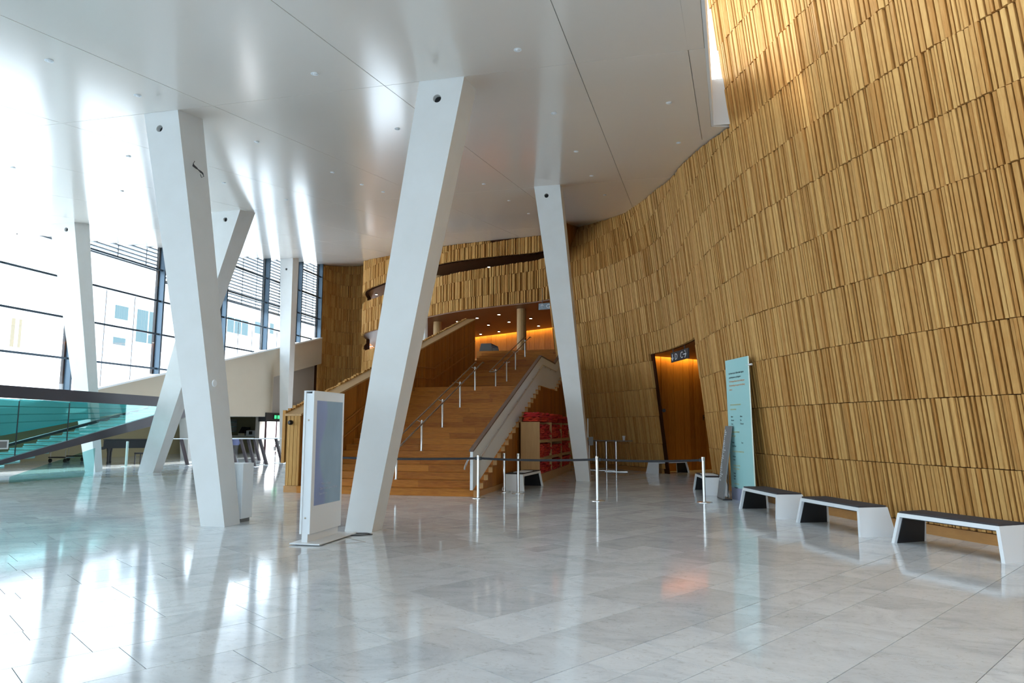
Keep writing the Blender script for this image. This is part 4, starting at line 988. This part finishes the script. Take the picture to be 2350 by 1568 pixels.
# ------------------------------------------------------------------ benches
def bench_proto():
    t = thing('bench', 'x', 'bench', (0, 0, 0))
    L, Wd, H, fx = 1.70, .60, .42, .085
    L2, W2 = L-2*fx, Wd-2*.06; th = .05
    for s in (-1, 1):
        # end slab: outer face flares, full width, inner black lining
        xo, xi = s*L/2, s*(L/2-th); xo2, xi2 = s*L2/2, s*(L2/2-th)
        m = MB(); m.hexa([(xi, -Wd/2, 0), (xo, -Wd/2, 0), (xo, Wd/2, 0), (xi, Wd/2, 0), (xi2, -W2/2, H), (xo2, -W2/2, H), (xo2, W2/2, H), (xi2, W2/2, H)]); m.build('leg_panel', WHITE, t, local=True)
        a = s*.006; m = MB(); m.hexa([(xi-a*2, -Wd/2+.05, 0), (xi, -Wd/2+.05, 0), (xi, Wd/2-.05, 0), (xi-a*2, Wd/2-.05, 0), (xi2-a*2, -W2/2+.04, H-.055), (xi2, -W2/2+.04, H-.055), (xi2, W2/2-.04, H-.055), (xi2-a*2, W2/2-.04, H-.055)]); m.build('leg_lining', BLACK, t, local=True)
    k = .055/H
    m = MB(); e = fx*k*.0; m.hexa([(-L2/2+th-.01, -W2/2-.006, H-.055), (L2/2-th+.01, -W2/2-.006, H-.055), (L2/2-th+.01, W2/2+.006, H-.055), (-L2/2+th-.01, W2/2+.006, H-.055), (-L2/2+th-.01, -W2/2, H), (L2/2-th+.01, -W2/2, H), (L2/2-th+.01, W2/2, H), (-L2/2+th-.01, W2/2, H)]); m.build('seat_frame', WHITE, t, local=True)
    MB().box(-L2/2+.015, L2/2-.015, -W2/2+.01, W2/2-.01, H, H+.025).build('seat_pad', CUSH, t, local=True, bevel=.008)
    MB().box(-L2/2+th+.01, L2/2-th-.01, -W2/2+.03, W2/2-.03, H-.07, H-.05).build('seat_lining', BLACK, t, local=True)
    return t
bp = bench_proto(); bpy.context.view_layer.update(); map_children(None)
def place_bench(a, b_, side, label, first=False, grp='white bevelled benches with black seats', wd=.6):
    a = Vector((*a, 0)); b_ = Vector((*b_, 0)); d = (b_-a).normalized(); n = Vector((-d.y, d.x, 0))*side
    o = bp if first else copy_tree(bp)
    o.location = (a+b_)/2+n*wd/2; o.rotation_euler = (0, 0, math.atan2(d.y, d.x)); o.scale = ((b_-a).length/1.70, 1, 1); o['label'] = label; o['group'] = grp
    return o
place_bench((1.25, 15.07), (1.75, 13.43), 1, 'white bench with black seat beside the mint glass panel', True)
place_bench((2.01, 13.07), (2.66, 11.49), 1, 'white bench with black seat, middle one of the three along the oak slat wall')
place_bench((2.96, 11.07), (3.82, 9.69), 1, 'white bench with black seat nearest the viewer, cut by the right edge')
place_bench((-3.78, 17.85), (-3.62, 19.75), 1, 'white bench with black seat between the staircase side and the red blanket shelf')
place_bench((-.57, 25.55), (.55, 26.75), 1, 'white bench with black seat in the dark wall opening')
q0 = onz(1612, 1138, 0)
place_bench((.68, 17.75), (.46, 19.4), -1, 'white bench with black seat behind the slanted grey sign')
# boards lying on two benches
for (x, y), lb, rz in (((-3.98, 18.7), 'flat white board lying on the bench beside the staircase', 1.5), ((.85, 18.6), 'flat white board lying on the bench behind the slanted grey sign', 1.7)):
    t = thing('white_board', lb, 'board', (x, y, .445), rz); MB().box(-.38, .38, -.16, .16, 0, .012).build('sheet', WHITE, t, local=True); MB().box(-.34, .34, -.12, .12, .012, .016).build('sleeve', WHITEP, t, local=True)

# ------------------------------------------------------------------ stanchions and belt
SP = [((-4.46, 15.92), 'steel belt post at the right foot of the staircase'), ((-1.69, 15.9), 'steel belt post standing in the middle of the open floor'), ((.62, 16.1), 'steel belt post at the right, before the slanted grey sign'), ((-3.81, 17.3), 'steel belt post without belt, right-hand one before the bench beside the stairs'), ((-4.23, 17.55), 'steel belt post without belt, left-hand one before the bench beside the stairs'), ((-8.3, 15.75), 'steel belt post hidden behind the screen kiosk')]
for i, ((x, y), lb) in enumerate(SP):
    if i == 0:
        s0 = thing('belt_post', lb, 'post', (x, y, 0), group='steel belt posts'); s0['group'] = 'steel belt posts'
        MB().lathe((0, 0, 0), [(.165, 0), (.165, .008), (.12, .016), (.04, .022)], 28).build('base', STEEL, s0, local=True, smooth=True)
        MB().lathe((0, 0, .015), [(.034, 0), (.034, .965)], 20).build('pole', STEEL, s0, local=True, smooth=True)
        MB().lathe((0, 0, .88), [(.037, 0), (.037, .08), (.034, .10)], 20).build('head', STEEL, s0, local=True, smooth=True)
        for q in (0, 1, 2, 3):
            a = q*math.pi/2; MB().box(.034*math.cos(a)-.006, .034*math.cos(a)+.006, .034*math.sin(a)-.006, .034*math.sin(a)+.006, .90, .965).build('slot', BLACK, s0, local=True)
        bpy.context.view_layer.update(); map_children(None)
    else:
        c = copy_tree(s0); c.location = (x, y, 0); c['label'] = lb
def belt(a, b_, label, sag=.03):
    m = MB(); n = 16; P = []
    for i in range(n+1):
        t = i/n; p = Vector((a[0], a[1], 0)).lerp(Vector((b_[0], b_[1], 0)), t); P.append((p, .935-sag*4*t*(1-t)))
    d = (P[-1][0]-P[0][0]).normalized(); nn = Vector((-d.y, d.x, 0))*.002
    for (p, z), (q, w_) in zip(P, P[1:]):
        m.hexa([p-nn+Vector((0, 0, z-.05)), p+nn+Vector((0, 0, z-.05)), q+nn+Vector((0, 0, w_-.05)), q-nn+Vector((0, 0, w_-.05)), p-nn+Vector((0, 0, z)), p+nn+Vector((0, 0, z)), q+nn+Vector((0, 0, w_)), q-nn+Vector((0, 0, w_))])
    t = thing('barrier_belt', label, 'belt', (*P[0][0][:2], .9)); m.build('strap', BELT, t)
    for p, z in (P[0], P[-1]): MB().box(p.x-.025, p.x+.025, p.y-.025, p.y+.025, z-.06, z+.01).build('buckle', BLACK, t)
belt((-8.25, 15.76), (-4.51, 15.92), 'black barrier belt across the foot of the staircase')
belt((-4.41, 15.92), (-1.75, 15.9), 'black barrier belt from the stair foot post to the middle post')
belt((-1.63, 15.9), (.56, 16.1), 'black barrier belt from the middle post to the right post')

# ------------------------------------------------------------------ mint glass sign and slanted sign
def sc(p, k=.975): return Vector((p[0]*k, p[1]*k, p[2]))
BL, BR, TLp, TRp = Vector((1.27, 17.02, 0)), Vector((1.665, 15.93, 0)), Vector((1.225, 16.93, 3.17)), Vector((1.62, 15.84, 3.17))
gsn = thing('glass_panel_sign', 'tall mint green glass sign panel with small lettering standing at the oak wall', 'sign', tuple((BL+BR)/2))
dx = (BR-BL).normalized(); nz_ = Vector((dx.y, -dx.x, 0)); up = ((TLp+TRp)/2-(BL+BR)/2).normalized()
def gp_(u, z, off=0): 
    k = z/3.17; return (BL.lerp(TLp, k)).lerp(BR.lerp(TRp, k), u)+nz_*off
MB().hexa([gp_(0, .27), gp_(1, .27), gp_(1, .27, -.02), gp_(0, .27, -.02), gp_(0, 3.17), gp_(1, 3.17), gp_(1, 3.17, -.02), gp_(0, 3.17, -.02)]).build('glass_pane', MINT, gsn)
MB().hexa([gp_(0, 0), gp_(1, 0), gp_(1, 0, -.06), gp_(0, 0, -.06), gp_(0, .27), gp_(1, .27), gp_(1, .27, -.06), gp_(0, .27, -.06)]).build('base_strip', PRUP, gsn)
MB().hexa([gp_(.99, .27, .001), gp_(1.0, .27, .001), gp_(1.005, .27, -.02), gp_(.99, .27, -.02), gp_(.99, 3.17, .001), gp_(1.0, 3.17, .001), gp_(1.005, 3.17, -.02), gp_(.99, 3.17, -.02)]).build('glass_edge', MINTE, gsn)
for u in (.05, .93):
    MB().tube([gp_(u, 2.98, .004), gp_(u, 2.98, -.14)], .014, 8).build('standoff', STEEL, gsn)
MB().tube([gp_(1.0, 2.98, -.01), gp_(1.09, 2.98, -.03)], .022, 8).build('side_fixing', WHITE, gsn)
lines = [(.14, 2.86, 'Den Norske Opera & Ballett takker følgende', 'K', .048), (.14, 2.77, 'samarbeidspartnere og bidragsytere', 'K', .048), (.14, 2.68, 'The Norwegian National Opera & Ballet grate-', 'O', .048), (.14, 2.59, 'fully acknowledges the support of the following', 'O', .048), (.14, 2.50, 'partners', 'O', .048),
 (.14, 2.16, 'HOVEDSAMARBEIDSPARTNERE', 'G', .055), (.14, 2.06, 'MAIN SPONSORS', 'G', .055), (.14, 1.90, 'Opera', 'K', .045), (.55, 1.90, 'Ballett', 'K', .045), (.14, 1.82, 'Orkester', 'K', .045), (.55, 1.82, 'Kor', 'K', .045), (.14, 1.74, 'Scene', 'K', .045), (.55, 1.74, 'Verksted', 'K', .045),
 (.14, 1.56, 'SAMARBEIDSPARTNERE', 'G', .055), (.14, 1.47, 'SPONSORS', 'G', .055), (.14, 1.33, 'Musikk', 'K', .045), (.55, 1.33, 'Dans', 'K', .045), (.14, 1.25, 'Operahuset', 'K', .045),
 (.14, 1.02+.22, '', 'G', .05), (.14, 1.13, 'BIDRAGSYTERE CONTRIBUTORS', 'G', .05), (.14, 1.02, 'Stiftelsen', 'K', .045), (.14, .95, 'Fondet', 'K', .045), (.14, .82, 'OFFENTLIG STØTTE', 'G', .05), (.14, .75, 'PUBLIC FUNDING', 'G', .05), (.14, .65, 'Kultur', 'K', .045), (.14, .59, 'Staten', 'K', .045), (.14, .53, 'Byen', 'K', .045), (.14, .42, 'TAKK TIL ALLE', 'G', .045), (.14, .34, 'Gavegivere', 'K', .045)]
# spread the written blocks over the pane height as on the panel
for u, z, s_, k, sz in lines:
    if not s_: continue
    z2 = 3.17-(3.17-z)*1.02
    text(s_, (.046 if k == 'G' else .058) if k != 'K' or z > 2.7 else .05, {'K': TXTK, 'O': TXTO, 'G': TXTG}[k], gsn, gp_(u, z2-.02, .003), dx, up, depth=.0006, sx_=.72 if z > 2.4 else .85)
# slanted sign, a leaning board on a foot
q0, q1 = onz(1644, 1141, 0), onz(1660, 1145, 0)
sg = thing('leaning_info_sign', 'slanted dark grey sign with white lines of text behind the mint glass panel', 'sign', (1.05, 16.9, 0))
b0_, b1_ = Vector((.955, 17.25, .03)), Vector((1.045, 16.62, .03))
tp0 = ony(1664, 978, 17.3)
T0 = Vector((tp0.x, 17.3, tp0.z)); T1 = T0+(b1_-b0_)
nn = Vector((.03, .006, 0))
MB().hexa([b0_, b1_, b1_+nn, b0_+nn, T0, T1, T1+nn, T0+nn]).build('board', GREYM, sg)
MB().hexa([b0_*1, b1_*1, b1_+Vector((.20, .03, 0)), b0_+Vector((.20, .03, 0))]+[p_+Vector((0, 0, -.029)) for p_ in (b0_, b1_, b1_+Vector((.20, .03, 0)), b0_+Vector((.20, .03, 0)))]).build('foot', DARK, sg)
MB().tube([(b0_+b1_)/2+Vector((.18, .03, 0)), b0_.lerp(T0, .8).lerp(b1_.lerp(T1, .8), .5)+nn], .012, 6).build('strut', DARK, sg)
ex = (b1_-b0_).normalized(); ey = (T0-b0_).normalized(); nf = ex.cross(ey)
rl = random.Random(4); LL = (T0-b0_).length; wds = ['Program', 'Foajé', 'Garderobe', 'Hovedscenen', 'Scene 2', 'Restaurant', 'Billetter', 'Balkong', 'Utgang', 'Kafé', 'Butikk', 'Omvisning']
for k in range(26):
    z = .38+k*(LL-.45)/26
    text(wds[k % 12], .05 if k % 3 else .06, TXTW, sg, b0_+ey*z+ex*.03+nf*.004, ex, ey, depth=.0006, sx_=1.0)

# ------------------------------------------------------------------ shelf with red blankets
SX, SY = -3.86, 20.5
sh = thing('blanket_shelf', 'pale oak shelving unit full of red blankets against the staircase side', 'shelf', (SX, SY, 0))
H_, D_ = 1.80, .58
bays = [SY, 22.6, 24.7, 26.8]
for i, y in enumerate(bays): MB().box(SX-D_, SX, y-.02, y+.02, 0, H_).build('side_panel', WOODL, sh, bevel=.01)
MB().box(SX-D_, SX-D_+.02, SY, bays[-1], .1, H_-.05).build('back_panel', WOODL, sh)
for y0, y1 in zip(bays, bays[1:]):
    MB().box(SX-D_+.02, SX-.004, y0+.02, y1-.02, .0, .26).build('base_board', WOODL, sh)
    for z in (.70, 1.22): MB().box(SX-D_+.02, SX-.01, y0+.02, y1-.02, z, z+.03).build('shelf_board', WOODL, sh)
    for z in (.70, 1.22): MB().box(SX-.01, SX+.004, y0+.02, y1-.02, z-.04, z+.05).build('label_rail', WOODL, sh)
def blanket_mesh(seed, L, Wd, H):
    rg = random.Random(seed); m = MB(); nx, ny = 12, 7; ph = [rg.uniform(0, 6.28) for _ in range(6)]
    def P(i, j, top):
        x = (i/nx-.5); y = (j/ny-.5); e = max(0, 1-(abs(2*x)**6+abs(2*y)**6)*.5)
        wv = .2*math.sin(9*x+ph[0])*math.cos(6*y+ph[1])+.16*math.sin(17*x+8*y+ph[2])
        z = H*(.5+(.5 if top else -.5)*(e**.5))+H*wv*(1 if top else .5)
        return (x*Wd*(1+.05*math.sin(5*y+ph[3])), y*L*(1+.05*math.sin(7*x+ph[4])), max(0, z) if not top else z)
    vs = [P(i, j, True) for i in range(nx+1) for j in range(ny+1)]+[P(i, j, False) for i in range(nx+1) for j in range(ny+1)]
    n1 = (nx+1)*(ny+1); fs = []
    for i in range(nx):
        for j in range(ny):
            a = i*(ny+1)+j; fs.append((a, a+ny+1, a+ny+2, a+1)); fs.append((n1+a, n1+a+1, n1+a+ny+2, n1+a+ny+1))
    for i in range(nx):
        a = i*(ny+1); fs.append((a, n1+a, n1+a+ny+1, a+ny+1)); b_ = a+ny; fs.append((b_, b_+ny+1, n1+b_+ny+1, n1+b_))
    for j in range(ny): fs.append((j, j+1, n1+j+1, n1+j)); c = nx*(ny+1)+j; fs.append((c, n1+c, n1+c+1, c+1))
    m.add(vs, fs); return m
protos = []
REDS = [RED, mat('crimson_fleece', (.62, .02, .02), .85, noise=.6, nscale=5, col2=(.30, .01, .012), bump=.4)]
def blanket(k, loc, rz, label, group, sxy=(1, 1)):
    if k not in protos_d:
        o = blanket_mesh(k, .60, .50, .075).build('blanket', REDS[k % 2], smooth=True); protos_d[k] = o
    else: o = protos_d[k].copy(); COL.objects.link(o)
    o.location = loc; o.rotation_euler = (0, 0, rz); o.scale = (1, sxy[1], 1); tag(o, label, 'blanket', group)
protos_d = {}
ON = ['first', 'second', 'third', 'fourth', 'fifth', 'sixth', 'seventh', 'eighth', 'ninth', 'tenth']; SN = ['near', 'middle', 'far']
lv = [(.265, .68, 'bottom'), (.735, 1.17, 'middle'), (1.255, 1.80, 'top')]; bn = ['nearest', 'second', 'farthest']
for bi, (y0, y1) in enumerate(zip(bays, bays[1:])):
    for z0, z1, ln in lv:
        for st_ in range(3):
            yc = y0+.40+st_*.64; z = z0; top = z1-.03-rnd.uniform(0, .08); lay = 0
            while z+.07 < top:
                blanket(rnd.randrange(6), (SX-.27+rnd.uniform(-.02, .04), yc+rnd.uniform(-.02, .02), z), rnd.uniform(-.12, .12), 'folded red blanket, %s from the bottom, %s stack, %s shelf, %s bay' % (ON[lay], SN[st_], ln, bn[bi]), 'red blankets on the %s shelf of the %s bay' % (ln, bn[bi]), (1, .95)); z += .066; lay += 1
for bi in range(3):
    for st_ in range(3):
        yc = bays[bi]+.36+st_*.66
        for k in range(4 if bi < 2 else 3):
            blanket(rnd.randrange(6), (SX-.28+rnd.uniform(-.04, .05), yc+rnd.uniform(-.05, .05), 1.81+k*.066), rnd.uniform(-.3, .3), 'red blanket heaped on the shelving, %s layer, %s pile, %s bay' % (ON[k], SN[st_], bn[bi]), 'red blankets heaped above the %s bay' % bn[bi], (1, 1.0))

# ------------------------------------------------------------------ high table with three poles, cup, menu stand
ht = thing('high_table', 'long narrow dark high table on three steel poles beside the oak wall', 'table', (-2.5, 26.8, 0))
lg = [onz(1369, 1079, 0), onz(1392, 1080, 0), onz(1414.5, 1083, 0)]
for p in lg:
    MB().lathe(p, [(.05, .012), (.05, 1.12)], 14).build('pole', STEEL, ht, smooth=True); MB().box(p.x-.42, p.x+.42, p.y-.12, p.y+.12, 0, .014).build('foot_plate', STEEL, ht)
a = ony(1352, 1012, lg[0].y); b_ = ony(1443, 1012, lg[2].y)
d = (Vector((b_.x, b_.y, 0))-Vector((a.x, a.y, 0))).normalized(); n = Vector((-d.y, d.x, 0))*.25; A_ = Vector((a.x, a.y, 1.12)); B_ = Vector((b_.x, b_.y, 1.12))
MB().hexa([A_-n, B_-n, B_+n, A_+n, A_-n+Vector((0, 0, .035)), B_-n+Vector((0, 0, .035)), B_+n+Vector((0, 0, .035)), A_+n+Vector((0, 0, .035))]).build('table_top', GREYM, ht)
q = A_.lerp(B_, .88)+Vector((0, 0, .035))
cp = thing('paper_cup', 'white paper cup standing on the dark high table', 'cup', tuple(q)); MB().lathe(q, [(.04, 0), (.055, .15)], 14).build('body', WHITE, cp, smooth=True); MB().lathe(q+Vector((0, 0, .15)), [(.058, 0), (.058, .02), (.045, .025)], 14).build('lid', WHITEP, cp)
q = onz(1352, 1082, 0); q = Vector((q.x, 24.2, 0)); q.x = ony(1352, 1000, 24.2).x
mn = thing('menu_stand', 'grey leaflet holder on a pole, right behind the column by the stairs', 'stand', tuple(q))
MB().lathe(q, [(.16, 0), (.16, .012), (.02, .016), (.02, 1.3)], 14).build('pole', STEEL, mn); MB().box(q.x-.02, q.x+.14, q.y-.05, q.y-.01, 1.03, 1.32).build('holder', GREYM, mn); MB().box(q.x-.05, q.x-.02, q.y-.05, q.y+.0, 1.3, 1.95).build('flyer', WHITE, mn)
